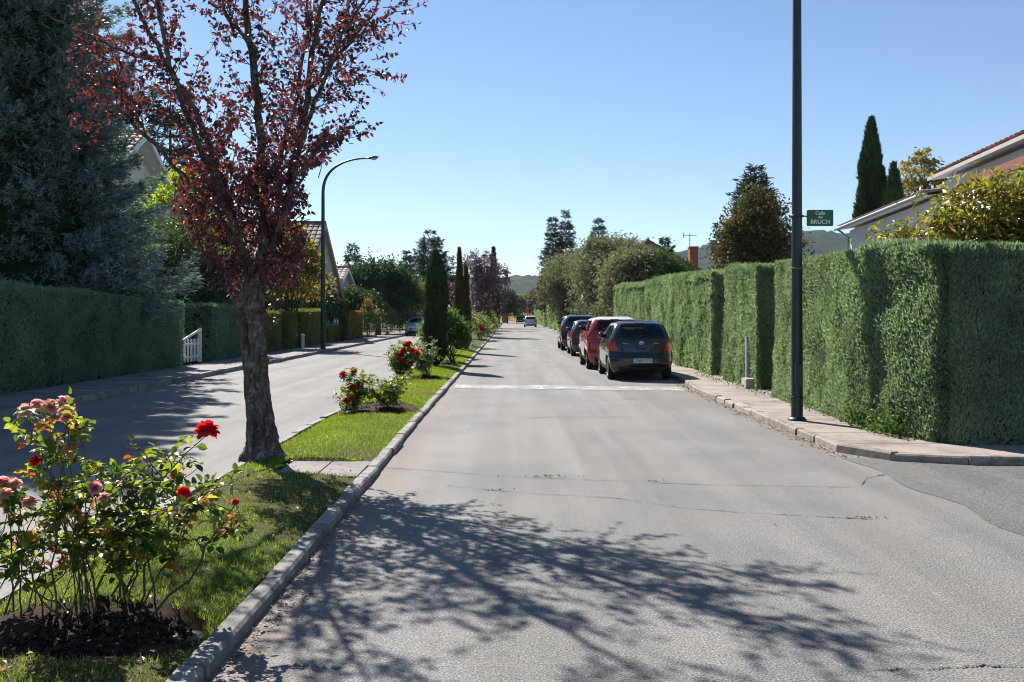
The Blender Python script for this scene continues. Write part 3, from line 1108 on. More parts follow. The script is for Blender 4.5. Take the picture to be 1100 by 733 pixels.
# burr on the left of the trunk
for (px, py, dy, r0) in ((259, 322, -.06, .085), (262, 345, -.05, .06), (287, 388, -.1, .05)):
    c = tp(px, py, dy)
    a = np.linspace(0, math.pi, 7)
    prof = [(r0 * math.sin(q) * (1 + .1 * math.sin(q * 5)) + .001, -1.3 * r0 * math.cos(q)) for q in a]
    g.lathe(prof, 'z', 12, 0, c)
limbs = {
    'a': ([(277, 296, .03), (281, 270, .06), (282, 240, .08), (279, 180, .12), (272, 110, .18), (264, 50, .22), (254, -10, .3), (246, -90, .35), (240, -170, .4)], .085, .016),
    'b': ([(270, 305, .02), (258, 262, -.1), (250, 215, -.2), (236, 165, -.3), (214, 115, -.4), (185, 60, -.5), (160, 5, -.55), (140, -60, -.6)], .060, .010),
    'c': ([(282, 290, .02), (292, 255, .15), (304, 205, .25), (314, 150, .3), (323, 90, .35), (332, 30, .4), (343, -40, .45), (352, -120, .5)], .070, .013),
    'd': ([(306, 200, .25), (322, 150, .05), (345, 95, -.1), (372, 45, -.2), (398, 5, -.3), (420, -40, -.35)], .035, .008),
    'e': ([(256, 255, -.1), (232, 215, -.5), (205, 180, -.8), (170, 140, -1.0), (135, 105, -1.15), (105, 70, -1.2)], .035, .007),
    'f': ([(278, 285, .08), (285, 230, .5), (280, 160, .9), (290, 90, 1.2), (300, 10, 1.4), (305, -90, 1.5)], .048, .008),
    'h': ([(272, 295, -.05), (262, 240, -.5), (245, 180, -.9), (225, 110, -1.2), (215, 30, -1.4), (200, -60, -1.5)], .046, .008),
    'i': ([(262, 285, .05), (240, 255, .4), (215, 235, .6), (190, 225, .8)], .03, .007),
    'k': ([(290, 270, -.05), (310, 240, -.35), (325, 215, -.55), (345, 190, -.7), (355, 165, -.7)], .03, .006),
    'l': ([(270, 50, .2), (235, 10, .5), (205, -40, .7), (180, -100, .8)], .03, .008),
    'm': ([(322, 90, .35), (352, 40, .75), (385, -10, .95), (410, -70, 1.)], .028, .007),
    'n': ([(190, 80, -.5), (160, 75, -.8), (125, 60, -.9), (95, 45, -.9)], .022, .006),
}
twigs = []
for key, (pts, r0, r1) in limbs.items():
    P = np.array([tp(*p) for p in pts])
    t0 = np.linspace(0, len(P) - 1, len(P) * 4)
    Ps = np.stack([np.interp(t0, np.arange(len(P)), P[:, i]) for i in range(3)], -1)
    Ps[1:-1] += rng.normal(0, .012, Ps[1:-1].shape)
    g.tube(Ps, (r0 * .62) * (1 - np.linspace(0, 1, len(Ps))) ** .8 + r1, 9, 0, True)
    ln = np.linalg.norm(np.diff(P, axis=0), axis=1).sum()
    nt_ = int(ln * 17)
    for q in range(nt_):
        f = rng.uniform(.16, 1) if key not in 'ek' else rng.uniform(.3, 1)
        b = np.array([np.interp(f * (len(Ps) - 1), np.arange(len(Ps)), Ps[:, i]) for i in range(3)])
        j = min(int(f * (len(Ps) - 1)), len(Ps) - 2)
        d = unit(Ps[j + 1] - Ps[j])
        side = rdir(rng, 1)[0]
        side = unit(side - d * np.dot(side, d))
        dd = unit(d * rng.uniform(.3, .9) + side * rng.uniform(.5, 1.) + np.array((0, 0, .12)))
        L = rng.uniform(.28, 1.05) * (1.15 - .4 * f)
        e = b + dd * L
        e[2] -= .06 * L * rng.uniform(0, 2)
        twigs.append((b, e))
# drooping sprays close to the trunk (dense skirt) and at the left tips
for q in range(230):
    a = rng.uniform(0, 6.283)
    px, py = rng.uniform(200, 328), rng.uniform(165, 290)
    b = tp(px, py, rng.uniform(-.5, .6))
    e = b + np.array((rng.normal(0, .22), rng.normal(0, .22), -rng.uniform(.02, .4)))
    twigs.append((b, e))
for (px, py, dy, k) in ((100, 45, -1.0, 9), (118, 85, -1.1, 12), (100, 115, -1.1, 6), (140, 120, -1.1, 8), (120, 150, -1.1, 6), (88, 55, -.9, 4), (190, 200, .7, 7), (225, 262, .4, 8), (237, 275, -.3, 8), (255, 300, -.25, 7), (308, 262, -.3, 8), (292, 330, .1, 5)):
    for q in range(k):
        b = tp(px, py, dy) + rng.normal(0, .13, 3)
        twigs.append((b, b + np.array((rng.normal(-.06, .16), rng.normal(0, .16), -rng.uniform(.0, .3)))))
for (px0, py0, px1, py1) in ((350, 205, 366, 160), (340, 190, 348, 150), (335, 185, 330, 175), (398, 62, 425, 55), (395, 80, 414, 76), (410, 5, 436, 5), (322, 210, 330, 225)):
    twigs.append((tp(px0, py0, .1), tp(px1, py1, .1)))


def in_gap(p):
    q = p + ORG
    px, py = VX + q[0] * F_PX / q[1], VY - (q[2] - CAM_H) * F_PX / q[1]
    return (334 < px < 420 and 178 < py < 420) or (116 < px < 186 and 130 < py < 220) or px < 70


twigs = [tw for tw in twigs if not (in_gap(tw[1]) or in_gap((tw[0] + tw[1]) / 2))]
gl = Geo()
LP, LD, LN = [], [], []
for b, e in twigs:
    L = np.linalg.norm(e - b)
    m = 5
    P = b + (e - b) * np.linspace(0, 1, m)[:, None]
    P[1:-1] += rng.normal(0, .018, (m - 2, 3))
    g.tube(P, np.linspace(.006, .002, m), 4, 0, False)
    k = int(7 + L * 39)
    u = rng.uniform(.18, 1.04, k)
    q = np.stack([np.interp(u, np.linspace(0, 1, m), P[:, i]) for i in range(3)], -1)
    q += rng.normal(0, .022, q.shape)
    LP.append(q)
    LD.append(unit(e - b) * .5 + rng.normal(0, .6, (k, 3)) - np.array((0, 0, .35)))
LP, LD = np.concatenate(LP), np.concatenate(LD)
pxl = VX + (LP[:, 0] + ORG[0]) * F_PX / (LP[:, 1] + ORG[1])
pyl = VY - (LP[:, 2] + ORG[2] - CAM_H) * F_PX / (LP[:, 1] + ORG[1])
k = LP[:, 2] > 1.5
# open gaps of the crown: right of the trunk and on the left below the long limb
k &= ~((pxl > 334) & (pxl < 420) & (pyl > 178) & (rng.uniform(0, 1, len(LP)) < .9))
k &= ~((pxl > 118) & (pxl < 186) & (pyl > 132) & (pyl < 215) & (rng.uniform(0, 1, len(LP)) < .93))
k &= ~(pxl < 74) & ~((pxl < 100) & (rng.uniform(0, 1, len(LP)) < .15))
k &= ~((pyl > 160) & (pxl < np.interp(pyl, [160, 200, 250, 300, 330], [150, 168, 202, 236, 250])))
k &= ~((pyl > 190) & (pxl > np.interp(pyl, [190, 250, 300, 340], [346, 338, 318, 300])))
k &= rng.uniform(0, 1, len(LP)) < np.where(pyl < 170, .84, .92)
LP, LD = LP[k], LD[k]
n = len(LP)
gl.ovate(LP, LD, rng.normal(0, 1, (n, 3)) + (0, 0, .5), rng.uniform(.040, .076, n), rng.uniform(.026, .046, n), .2, .2)
g.build('trunk', M['bark'], plum)
gl.build('crown', M['plum_leaf'], plum)

# --- left side, from the camera outwards -----------------------------------
conifer('spruce_tree', 'huge dense blue spruce filling the left edge behind the dark hedge', 'tree', (-14.5, 27.5, .06), 19, 5.2, 'spruce', 46, 21, 135, .19, .046, seed=31, z_first=.07, rise=-.20, power=.84, nb=6, wid=.48, tr=.26, bare=.3, core=.62)
conifer('cedar_tree', 'dark cedar behind the cream gable at the left', 'tree', (-18.6, 53, .06), 14.2, 4.6, 'cedar', 26, 12, 40, .5, .10, seed=32, rise=.02, power=.75, nb=4, tr=.24)
broad_tree('leafy_tree', 'bright lime green tree in front of the cream gable', 'tree', (-13.6, 40, .06),
           [((-.3, 0, 5.6), (1.5, 1.4, 1.5)), ((.9, .3, 4.6), (1.5, 1.4, 1.3)), ((-1.3, 0, 4.2), (1.2, 1.2, 1.2)), ((-.1, .6, 7.0), (.8, .8, .8))], 7500, .17, .11, 'lime_leaf', .13, 2.2, seed=33)
broad_tree('evergreen_tree', 'very dark evergreen mass between the spruce and the plum trunk', 'tree', (-12.6, 36.5, .06),
           [((0, 0, 3.2), (1.5, 1.6, 1.8)), ((1.3, 1.2, 2.8), (1.3, 1.3, 1.5)), ((-1.6, .3, 2.6), (1.5, 1.5, 1.7)), ((.3, -.5, 1.6), (1.4, 1.4, 1.3))], 16000, .13, .075, 'dark_leaf', .14, 1.2, seed=34)
broad_tree('evergreen_tree', 'dark evergreen bush behind the box hedges by the street lamp', 'tree', (-12.4, 57.5, .06),
           [((0, 0, 2.3), (1.7, 2., 1.4)), ((1., 2.6, 2.0), (1.2, 1.6, 1.3)), ((-1, -3, 2.4), (1.6, 2., 1.5))], 9000, .17, .10, 'dark_leaf', .14, 1.0, seed=35)
broad_tree('maple_tree', 'yellow green maple with reddish leaves behind the lamp pole', 'tree', (-10.7, 47, .06),
           [((0, 0, 3.9), (1.25, 1.2, 1.4)), ((.6, .4, 2.9), (1.3, 1.2, 1.1)), ((-.8, 0, 3.2), (1.2, 1.2, 1.2)), ((.2, 0, 5.3), (.7, .6, .8)), ((1.2, .2, 3.9), (.55, .6, .8)), ((.7, 0, 4.8), (.5, .5, .6))], 7800, .16, .11, 'maple_leaf', .10, 1.5, seed=36)
broad_tree('evergreen_tree', 'broad dark green round tree left of the median cypress', 'tree', (-11.2, 82, .06),
           [((0, 0, 4.2), (2.6, 2.4, 2.0)), ((-1.9, -.5, 3.6), (1.7, 2, 2.0)), ((2.0, .4, 3.4), (1.6, 2, 2.0)), ((.4, -1.2, 2.0), (2.9, 1.6, 1.7)), ((-2.6, 0, 2.2), (1.3, 2, 1.6))], 20000, .26, .16, 'dark_leaf', .22, 1.6, seed=37)
broad_tree('olive_tree', 'lighter grey green tree directly left of the median cypress', 'tree', (-8.9, 86, .06),
           [((0, 0, 3.3), (1.5, 2, 1.8)), ((.9, .4, 2.3), (1.2, 1.8, 1.6)), ((-.9, 0, 2.2), (1.1, 1.5, 1.4))], 8000, .22, .10, 'olive_leaf', .16, 1.4, seed=38)
FG = 'conifers far behind the left gardens'
conifer('fir_tree', 'small layered fir furthest left above the white roof edge', 'tree', (X_(379, 105), 105, .06), 9.4, 2.1, 'cedar', 20, 10, 22, .55, .13, FG, 41, z_first=.2, rise=-.02, power=.8, nb=3)
conifer('fir_tree', 'dark pointed fir above the broad dark tree', 'tree', (X_(437, 110), 110, .06), 8.9, 2.4, 'cedar', 22, 12, 26, .5, .13, FG, 42, z_first=.1, rise=-.1, nb=4)
conifer('cedar_tree', 'cedar with flat tiers behind the median cypress', 'tree', (X_(463, 100), 100, .06), 10.2, 4.0, 'cedar', 20, 12, 34, .55, .13, FG, 43, z_first=.12, rise=.04, power=.72, nb=4)
broad_tree('hedge_tree', 'dim green trees low behind the silver car', 'tree', (X_(395, 118), 118, .06),
           [((0, 0, 4.8), (3.4, 2, 2.6)), ((4, 0, 3.6), (3.2, 2, 2.6)), ((-3.5, 0, 4.2), (2.6, 2, 2.4)), ((7.5, 0, 3.2), (2.6, 2, 2.2))], 9000, .42, .26, 'dark_leaf', .2, 1.6, seed=44)

broad_tree('evergreen_tree', 'dark evergreen shrub in front of the far low house', 'tree', (-11.5, 71.5, .06),
           [((0, 0, 2.2), (1.2, 1.6, 1.5)), ((.9, .3, 2.0), (1., 1.4, 1.5)), ((-.9, 0, 2.4), (.9, 1.3, 1.3))], 7000, .19, .11, 'dark_leaf', .12, .9, None, 45)

# median cypresses, purple plums
MG = 'slim cypresses along the median'
cypress('cypress_tree', 'dark green columnar cypress nearest on the median among rose bushes', (-2.27, 29.6, .1), 3.45, .305, 'cypress', 11000, .15, .045, MG, 51, .55, pw=2.6)
cypress('cypress_tree', 'slim browning cypress with two points on the median', (-2.25, 43, .1), 4.45, .24, 'cypress_brown', 5200, .18, .06, MG, 52, .1, [(.28, .1, 3.7, .2, .6), (-.1, .2, 3.2, .22, .5)])
cypress('cypress_tree', 'tall thin green cypress far down the median', (-1.75, 103, .1), 8.5, .55, 'cypress', 5000, .38, .14, MG, 53, .15)
cypress('cypress_tree', 'small brown cypress in front of the tall thin one', (-2.0, 98, .1), 3.9, .75, 'cypress_brown', 3000, .34, .14, MG, 54, .2)
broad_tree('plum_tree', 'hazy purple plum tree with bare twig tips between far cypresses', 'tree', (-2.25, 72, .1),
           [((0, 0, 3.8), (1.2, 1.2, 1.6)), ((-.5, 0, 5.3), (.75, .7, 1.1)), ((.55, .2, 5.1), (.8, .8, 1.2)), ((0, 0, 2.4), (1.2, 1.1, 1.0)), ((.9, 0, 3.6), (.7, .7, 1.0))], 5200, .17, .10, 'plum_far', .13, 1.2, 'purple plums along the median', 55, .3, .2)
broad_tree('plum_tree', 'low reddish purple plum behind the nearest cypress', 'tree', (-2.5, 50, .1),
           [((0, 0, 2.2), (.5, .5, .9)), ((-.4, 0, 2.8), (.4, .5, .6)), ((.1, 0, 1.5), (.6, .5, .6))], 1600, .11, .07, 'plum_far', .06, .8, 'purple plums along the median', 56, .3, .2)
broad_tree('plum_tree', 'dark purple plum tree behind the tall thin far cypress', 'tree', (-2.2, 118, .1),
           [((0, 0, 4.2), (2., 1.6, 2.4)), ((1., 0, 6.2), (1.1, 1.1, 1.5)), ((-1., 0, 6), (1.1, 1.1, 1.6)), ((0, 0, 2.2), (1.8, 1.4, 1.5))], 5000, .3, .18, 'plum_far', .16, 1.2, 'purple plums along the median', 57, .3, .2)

# far end of the street
broad_tree('round_tree', 'small round dark tree at the far end left of the road', 'tree', (X_(545, 185), 185, .0),
           [((0, 0, 4.0), (2.0, 2, 2.4)), ((.6, 0, 2.3), (1.9, 1.6, 1.5))], 3500, .4, .26, 'dark_leaf', .16, 1.3, 'trees where the street ends', 61)
for q, (px, Y, h, w, mt, lab) in enumerate(((556, 245, 5.5, 3.4, 'olive_leaf', 'pale olive tree straight down the road at its end'), (572, 250, 6.5, 4.5, 'mid_leaf', 'mid green tree at the road end right of the pale olive'),
                                            (533, 240, 5.5, 5, 'mid_leaf', 'mid green tree at the road end behind the brick pillar'), (598, 245, 8, 6, 'olive_leaf', 'grey green tree at the road end behind the low hedge'))):
    broad_tree('round_tree', lab, 'tree', (X_(px, Y), Y, 1.0), [((0, 0, h * .55), (w * .8, w * .6, h * .42)), ((w * .4, 0, h * .4), (w * .5, w * .5, h * .35)), ((-w * .5, 0, h * .35), (w * .5, w * .5, h * .33))],
               3600, .55, .34, mt, .18, 1.2, 'trees where the street ends', 62 + q)
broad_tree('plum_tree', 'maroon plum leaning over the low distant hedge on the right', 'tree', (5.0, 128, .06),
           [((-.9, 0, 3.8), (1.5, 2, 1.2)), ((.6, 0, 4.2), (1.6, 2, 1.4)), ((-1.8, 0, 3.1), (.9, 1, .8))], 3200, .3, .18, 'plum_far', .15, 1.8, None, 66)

# right side: tall loose shrubs overhanging the cars
SG = 'big grey green shrubs over the right pavement'
def big_shrub(label, loc, blobs, n, seed):
    return broad_tree('olive_shrub', label, 'shrub', loc, blobs, n, .30, .11, 'olive_leaf', .2, .9, SG, seed, .35, .14, droop=.5)


big_shrub('loose grey green shrub furthest along, overhanging the road', (5.9, 88, .06), [((-.6, 0, 4.6), (2.5, 3, 2.6)), ((-1.9, -1, 3.6), (1.5, 2, 1.8)), ((1.2, -2, 5.4), (2.2, 2.4, 2.2)), ((-.8, 1, 2.2), (2.0, 2.6, 2.0)), ((-1.7, 2, 5.2), (1., 1.2, 1.2))], 15000, 71)
big_shrub('tallest grey green shrub with yellowish top behind the red car', (7.4, 72, .06), [((-.8, 0, 4.6), (2.3, 3, 2.5)), ((.9, 0, 5.6), (2.2, 2.6, 1.9)), ((-1.2, -1, 2.4), (1.6, 3, 1.8)), ((-1., 1, 6.0), (1.3, 2, 1.3)), ((1, -1, 2.6), (2, 2, 2))], 17000, 72)
big_shrub('grey green shrub with straw coloured right end above the long hedge', (7.9, 59, .06), [((-.7, 0, 3.7), (2.0, 2.6, 1.8)), ((.9, 0, 4.2), (1.4, 2, 1.4)), ((-1.3, 0, 2.0), (1.4, 2.6, 1.6)), ((-.2, .6, 4.9), (1.2, 1.6, 1.0)), ((1.3, .0, 2.8), (1.3, 2, 1.5))], 13000, 73)
RG = 'conifers far behind the right gardens'
conifer('fir_tree', 'slender dark fir, left one of the pair above the shrubs', 'tree', (X_(594, 125), 125, .06), 14.3, 2.3, 'cedar', 26, 10, 20, .6, .15, RG, 74, z_first=.15, rise=-.1, power=.7, nb=4)
conifer('fir_tree', 'slender dark fir, right and taller one of the pair above the shrubs', 'tree', (X_(608, 125), 125, .06), 14.9, 2.3, 'cedar', 26, 10, 20, .6, .15, RG, 75, z_first=.15, rise=-.1, power=.7, nb=4)
conifer('fir_tree', 'single bluish fir above the shrubs', 'tree', (X_(643, 120), 120, .06), 13.7, 2.9, 'spruce', 26, 12, 24, .6, .15, RG, 76, z_first=.15, rise=-.08, power=.8, nb=4)
conifer('fir_tree', 'dark small fir beside the brown roof peak', 'tree', (X_(714, 62), 62, .06), 6.6, 1.5, 'cedar', 22, 12, 24, .30, .08, RG, 77, z_first=.05, rise=-.02, power=.7, nb=5)
broad_tree('evergreen_tree', 'dark green bank of foliage sloping down under the brick chimney', 'tree', (10.2, 57, .06),
           [((-1.3, 0, 4.3), (1.0, 1.2, 1.2)), ((-.3, 0, 3.7), (1.1, 1.3, 1.2)), ((.7, 0, 3.1), (1.1, 1.2, 1.1)), ((1.6, 0, 2.6), (1.0, 1.2, 1.0)), ((-.2, .2, 2.2), (2.0, 1.2, 1.5))], 12000, .17, .07, 'dark_leaf', .15, 1., None, 79, .5)
rowan = broad_tree('rowan_tree', 'round dark tree with orange berry sprays left of the sign pole', 'tree', (9.15, 36, .06),
                   [((0, 0, 4.6), (1.35, 1.3, 1.45)), ((-.3, 0, 3.2), (1.45, 1.4, 1.3)), ((.75, 0, 3.6), (1.2, 1.2, 1.3)), ((.1, 0, 5.5), (.85, .85, .95)), ((-.8, 0, 4.3), (.75, .8, .8))], 13500, .15, .075, 'rowan_leaf', .14, 1.6, None, 80, .45, .15,
                   extra=('berry', [((-.2, -.7, 4.9), (1.2, .8, 1.2)), ((-1.1, -.4, 3.9), (.5, .6, .6)), ((-.9, -.5, 2.9), (.5, .5, .4))], 230, 'berry_sprays'))
conifer('fir_tree', 'pale green fir tip rising behind the round dark rowan', 'tree', (X_(811, 46), 46, .06), 8.7, 2.4, 'cedar', 26, 12, 30, .32, .08, RG, 81, z_first=.2, rise=.12, power=.75, nb=5)
CG = 'garden cypresses behind the white house'
cypress('cypress_tree', 'tall dense cypress rising over the white house', (X_(936, 47), 47, .06), 11.05, .74, 'cypress', 17000, .26, .09, CG, 82, .0, [(.42, -.3, 8.6, .42, .3)], 4.5)
cypress('cypress_tree', 'short bushy cypress right of the tall one', (X_(960, 44), 44, .06), 8.4, .62, 'cypress', 7500, .24, .09, CG, 83, .4, pw=2.4)
broad_tree('garden_tree', 'thin leaved yellow green tree behind the white roof', 'tree', (X_(988, 51), 51, .06),
           [((0, 0, 9.0), (1.1, 1, 1.1)), ((-.8, 0, 8.0), (1.0, .9, 1.)), ((.9, 0, 8.0), (1.1, .9, 1.)), ((.1, 0, 7.0), (1.5, 1.2, 1.1)), ((.3, 0, 9.9), (.6, .5, .5))], 4600, .18, .10, 'maple_leaf', .16, 4.6, None, 84, .3, .17)
broad_tree('loquat_shrub', 'large yellowish leaved shrub rising above the corner hedge', 'shrub', (8.35, 17.0, .06),
           [((0, 0, 3.35), (.95, .8, .75)), ((1.0, .1, 3.4), (1.0, .8, .75)), ((-.6, 0, 2.95), (.7, .7, .55)), ((1.9, 0, 3.5), (.8, .8, .8)), ((.3, 0, 2.6), (1.4, .9, .7)), ((1.4, 0, 3.0), (1.2, .8, .7)), ((.5, .4, 2.9), (1.6, .6, .6))], 9500, .17, .064, 'loquat_leaf', .10, 1.8, None, 85, .35, .22)
broad_tree('loquat_shrub', 'small yellowish sprig shrub below the white gable wall', 'shrub', (X_(958, 18.2), 18.2, .06),
           [((0, 0, 2.85), (.42, .4, .36)), ((-.35, 0, 2.6), (.3, .3, .25)), ((.25, 0, 3.0), (.25, .3, .2))], 380, .15, .055, 'loquat_leaf', .05, 1.8, None, 86, .3, .25)

# ------------------------------------------------------------------ houses
def roof_plane(g, a, b, c, d, pitch=.24, rows=.36, mi=0, amp=.035):
    """tiled plane: eave a->b, ridge d->c; every tile its own curved strip"""
    a, b, c, d = [np.array(p, float) for p in (a, b, c, d)]
    nrm = unit(np.cross(b - a, d - a))
    if nrm[2] < 0: nrm = -nrm
    nc = max(2, int(np.linalg.norm(b - a) / pitch))
    nr = max(2, int(np.linalg.norm(d - a) / rows))
    th = np.linspace(0, math.pi, 5)
    uu = (1 - np.cos(th)) / 2
    hh = np.sin(th) * amp
    V = []
    for i in range(nc):
        u = (i + uu * .96) / nc
        for j in range(nr):
            v0, v1 = j / nr, min((j + 1.06) / nr, 1)
            for v, lift in ((v0, .03), (v1, .0)):
                e = a + (b - a) * u[:, None]
                r_ = d + (c - d) * u[:, None]
                V.append(e + (r_ - e) * v + nrm * (hh + lift)[:, None])
    V = np.array(V).reshape(-1, 2, 5, 3)
    n = len(V)
    q = np.array([(k, k + 1, k + 6, k + 5) for k in range(4)])
    F = (np.arange(n)[:, None, None] * 10 + q[None]).reshape(-1, 4)
    g.add(V.reshape(-1, 3), F, mi, False)
    # deck below the tiles
    g.add(np.array([a, b, c, d]) - nrm * .03, [(0, 1, 2, 3)], mi + 1)
    g.add(np.array([a, b, c, d]) - nrm * .12, [(3, 2, 1, 0)], mi + 1)


def gable_house(name, label, loc, rz, length, half_n, half_f, z_n, z_f, z_ridge, wall, tile, over=.45, trim='trim_white', windows=(), group=None, pitch=.24, rows=.36):
    """local frame: gable end at x=0 facing +x, house extends to x=-length; near eave at y=-half_n, far eave at y=+half_f"""
    t = thing(name, label, 'house', loc, group, rz)
    g = Geo()
    sN = (z_ridge - z_n) / half_n
    sF = (z_ridge - z_f) / half_f
    yn, yf = -half_n + .35, half_f - .35
    zn, zf = z_n + .35 * sN - .16, z_f + .35 * sF - .16
    pent = [(yn, 0), (yf, 0), (yf, zf), (0, z_ridge - .16), (yn, zn)]
    x0, x1 = -length, -over
    V = [(x, y, z) for x in (x0, x1) for y, z in pent]
    g.add(V, [(i, (i + 1) % 5, 5 + (i + 1) % 5, 5 + i) for i in range(5)])
    g.ngon(V[5:])
    g.ngon(V[:5][::-1])
    g.build('wall', M[wall], t)
    g = Geo()
    roof_plane(g, (0, -half_n, z_n), (-length - .3, -half_n, z_n), (-length - .3, 0, z_ridge), (0, 0, z_ridge), pitch, rows)
    roof_plane(g, (-length - .3, half_f, z_f), (0, half_f, z_f), (0, 0, z_ridge), (-length - .3, 0, z_ridge), pitch, rows)
    g.tube([(0.02, 0, z_ridge + .04), (-length - .3, 0, z_ridge + .04)], .10, 8)
    roof = g.build('roof', [M[tile], M[trim]], t)
    g = Geo()
    for (ya, za, yb, zb) in ((-half_n, z_n, 0, z_ridge), (0, z_ridge, half_f, z_f)):
        V = [(x, y, z + dz) for x in (.0, .05) for y, z, dz in ((ya, za, -.30), (yb, zb, -.30), (yb, zb, -.02), (ya, za, -.02))]
        g.add(V, [(0, 3, 2, 1), (4, 5, 6, 7), (0, 1, 5, 4), (1, 2, 6, 5), (2, 3, 7, 6), (3, 0, 4, 7)])
    g.build('fascia', M[trim], roof)
    for (y, z, w, h) in windows:
        g = Geo()
        x = -over
        g.box(x - .02, x + .05, y - w / 2 - .08, y - w / 2, z - .08, z + h + .08)
        g.box(x - .02, x + .05, y + w / 2, y + w / 2 + .08, z - .08, z + h + .08)
        g.box(x - .02, x + .05, y - w / 2, y + w / 2, z - .08, z)
        g.box(x - .02, x + .05, y - w / 2, y + w / 2, z + h, z + h + .08)
        wf = g.build('window', M[trim], t)
        g = Geo()
        g.box(x - .02, x + .012, y - w / 2, y + w / 2, z, z + h)
        g.build('pane', M['dark_window'], wf)
    return t


gable_house('gabled_house', 'cream house gable with red tiled roof behind the blue spruce', (-17, 45.4, .06), 0, 10, 5.6, 5.2, 6.9, 7.1, 10.2, 'wall_cream', 'tile_red', .75, windows=((-1.2, 4.2, 1.2, 1.3), (2.2, 1.2, 1.4, 1.5)), pitch=.30, rows=.42)
gable_house('gabled_house', 'house with weathered tiled roof behind the left street lamp', (-12.0, 63, .06), 0, 9.5, 6.6, 7.0, 3.0, 2.75, 7.6, 'wall_grey', 'tile_grey', .25, 'wall_grey', windows=((1.5, 2.2, 1.2, 1.2),), pitch=.34, rows=.5)
gable_house('gabled_house', 'far low house with white roof edges right of the left street lamp', (-12.6, 75.5, .06), 0, 8, 2.6, 5.2, 4.3, 3.3, 5.3, 'wall_grey', 'tile_grey', .3, 'trim_white', pitch=.34, rows=.5)
hr = gable_house('gabled_house', 'brown roofed house with brick chimney beyond the right hedge', (10.7, 75, .06), -math.pi / 2, 12, 5.0, 5.6, 4.2, 4.3, 7.45, 'wall_cream', 'tile_brown', .4, 'timber', pitch=.36, rows=.5)
g = Geo()
g.box(-1.6, -.9, 3.4, 4.02, 4.4, 6.85)
g.box(-1.66, -.84, 3.34, 4.08, 6.85, 6.98)
ch = g.build('chimney', M['brick'], hr)
g = Geo()
g.box(-1.75, -1.15, 2.3, 2.75, 4.6, 6.3)
g.build('chimney', M['stone'], hr)
an = thing('roof_antenna', 'thin television antenna standing beside the brick chimney', 'antenna', (X_(741, 77), 77, 5.0))
g = Geo()
g.tube([(0, 0, 0), (0, 0, 3.15)], .035, 6)
g.build('mast', M['zinc'], an)
g = Geo()
g.tube([(-.5, 0, 3.0), (.55, 0, 3.0)], .03, 5)
for i in range(6):
    g.tube([(-.45 + i * .19, -.25, 3.0), (-.45 + i * .19, .25, 3.0)], .02, 4)
g.tube([(-.5, 0, 2.8), (-.5, 0, 3.2)], .03, 4)
g.build('aerial', M['zinc'], an)

# white house at the right: long wall turned a little from the road, porch beam, two eaves
wh = thing('white_house', 'white house with rising roof edge and terracotta beam behind the corner hedge', 'house', (12.85, 36.9, 0), None, math.atan2(-.993, -.118))
# local frame: +x runs along the wall towards the camera, -y is outward to the road
g = Geo()
g.box(.45, 22, 0, 8, -.1, 4.86)
g.box(11.0, 22, .05, 8.4, 4.87, 5.26)
g.build('wall', M['wall_white'], wh)


def eave_roof(x0, x1, z, mat, out_, rise):
    g = Geo()
    roof_plane(g, (x0, -out_, z), (x1, -out_, z), (x1, 7.5, z + rise), (x0, 7.5, z + rise), .27, .4)
    rf = g.build('roof', [mat, M['trim_white']], wh)
    g = Geo()
    g.box(x0, x1, -out_ - .02, -out_ + .02, z - .13, z - .04)
    g.build('fascia', M['eave_grey'], rf)


eave_roof(.15, 10.95, 5.02, M['tile_grey'], .40, 1.1)
eave_roof(10.97, 22.3, 5.42, M['tile_red'], .32, 1.2)
g = Geo()
g.tube([(.12, -.48, 4.93), (10.9, -.48, 4.93)], .055, 8)
g.tube([(.5, -.46, 4.9), (.5, -.06, 4.6), (.5, -.06, .1)], .04, 8)
g.build('gutter', M['zinc'], wh)
g = Geo()
g.box(13.6, 22, -.20, -.003, 4.78, 5.0)
g.build('beam', M['timber'], wh)
for x in (3.2, 7.4):
    g = Geo()
    g.box(x - .62, x - .5, -.05, .02, 1.9, 3.4)
    g.box(x + .5, x + .62, -.05, .02, 1.9, 3.4)
    g.box(x - .5, x + .5, -.05, .02, 3.28, 3.4)
    g.box(x - .5, x + .5, -.07, .02, 1.82, 1.94)
    wf = g.build('window', M['trim_white'], wh)
    g = Geo()
    g.box(x - .5, x + .5, -.015, .01, 1.94, 3.28)
    g.build('pane', M['dark_window'], wf)
g = Geo()
for i in range(60):
    x = X_(962, 19.5) + i * .017
    g.tube([(x, 19.5, .06), (x + .004, 19.5, 3.22 + .05 * math.sin(i * 3.7))], .011, 5, 0, True)
tag(g.build('reed_screen', M['reed']), 'brown reed screen behind the yellowish shrub', 'fence')

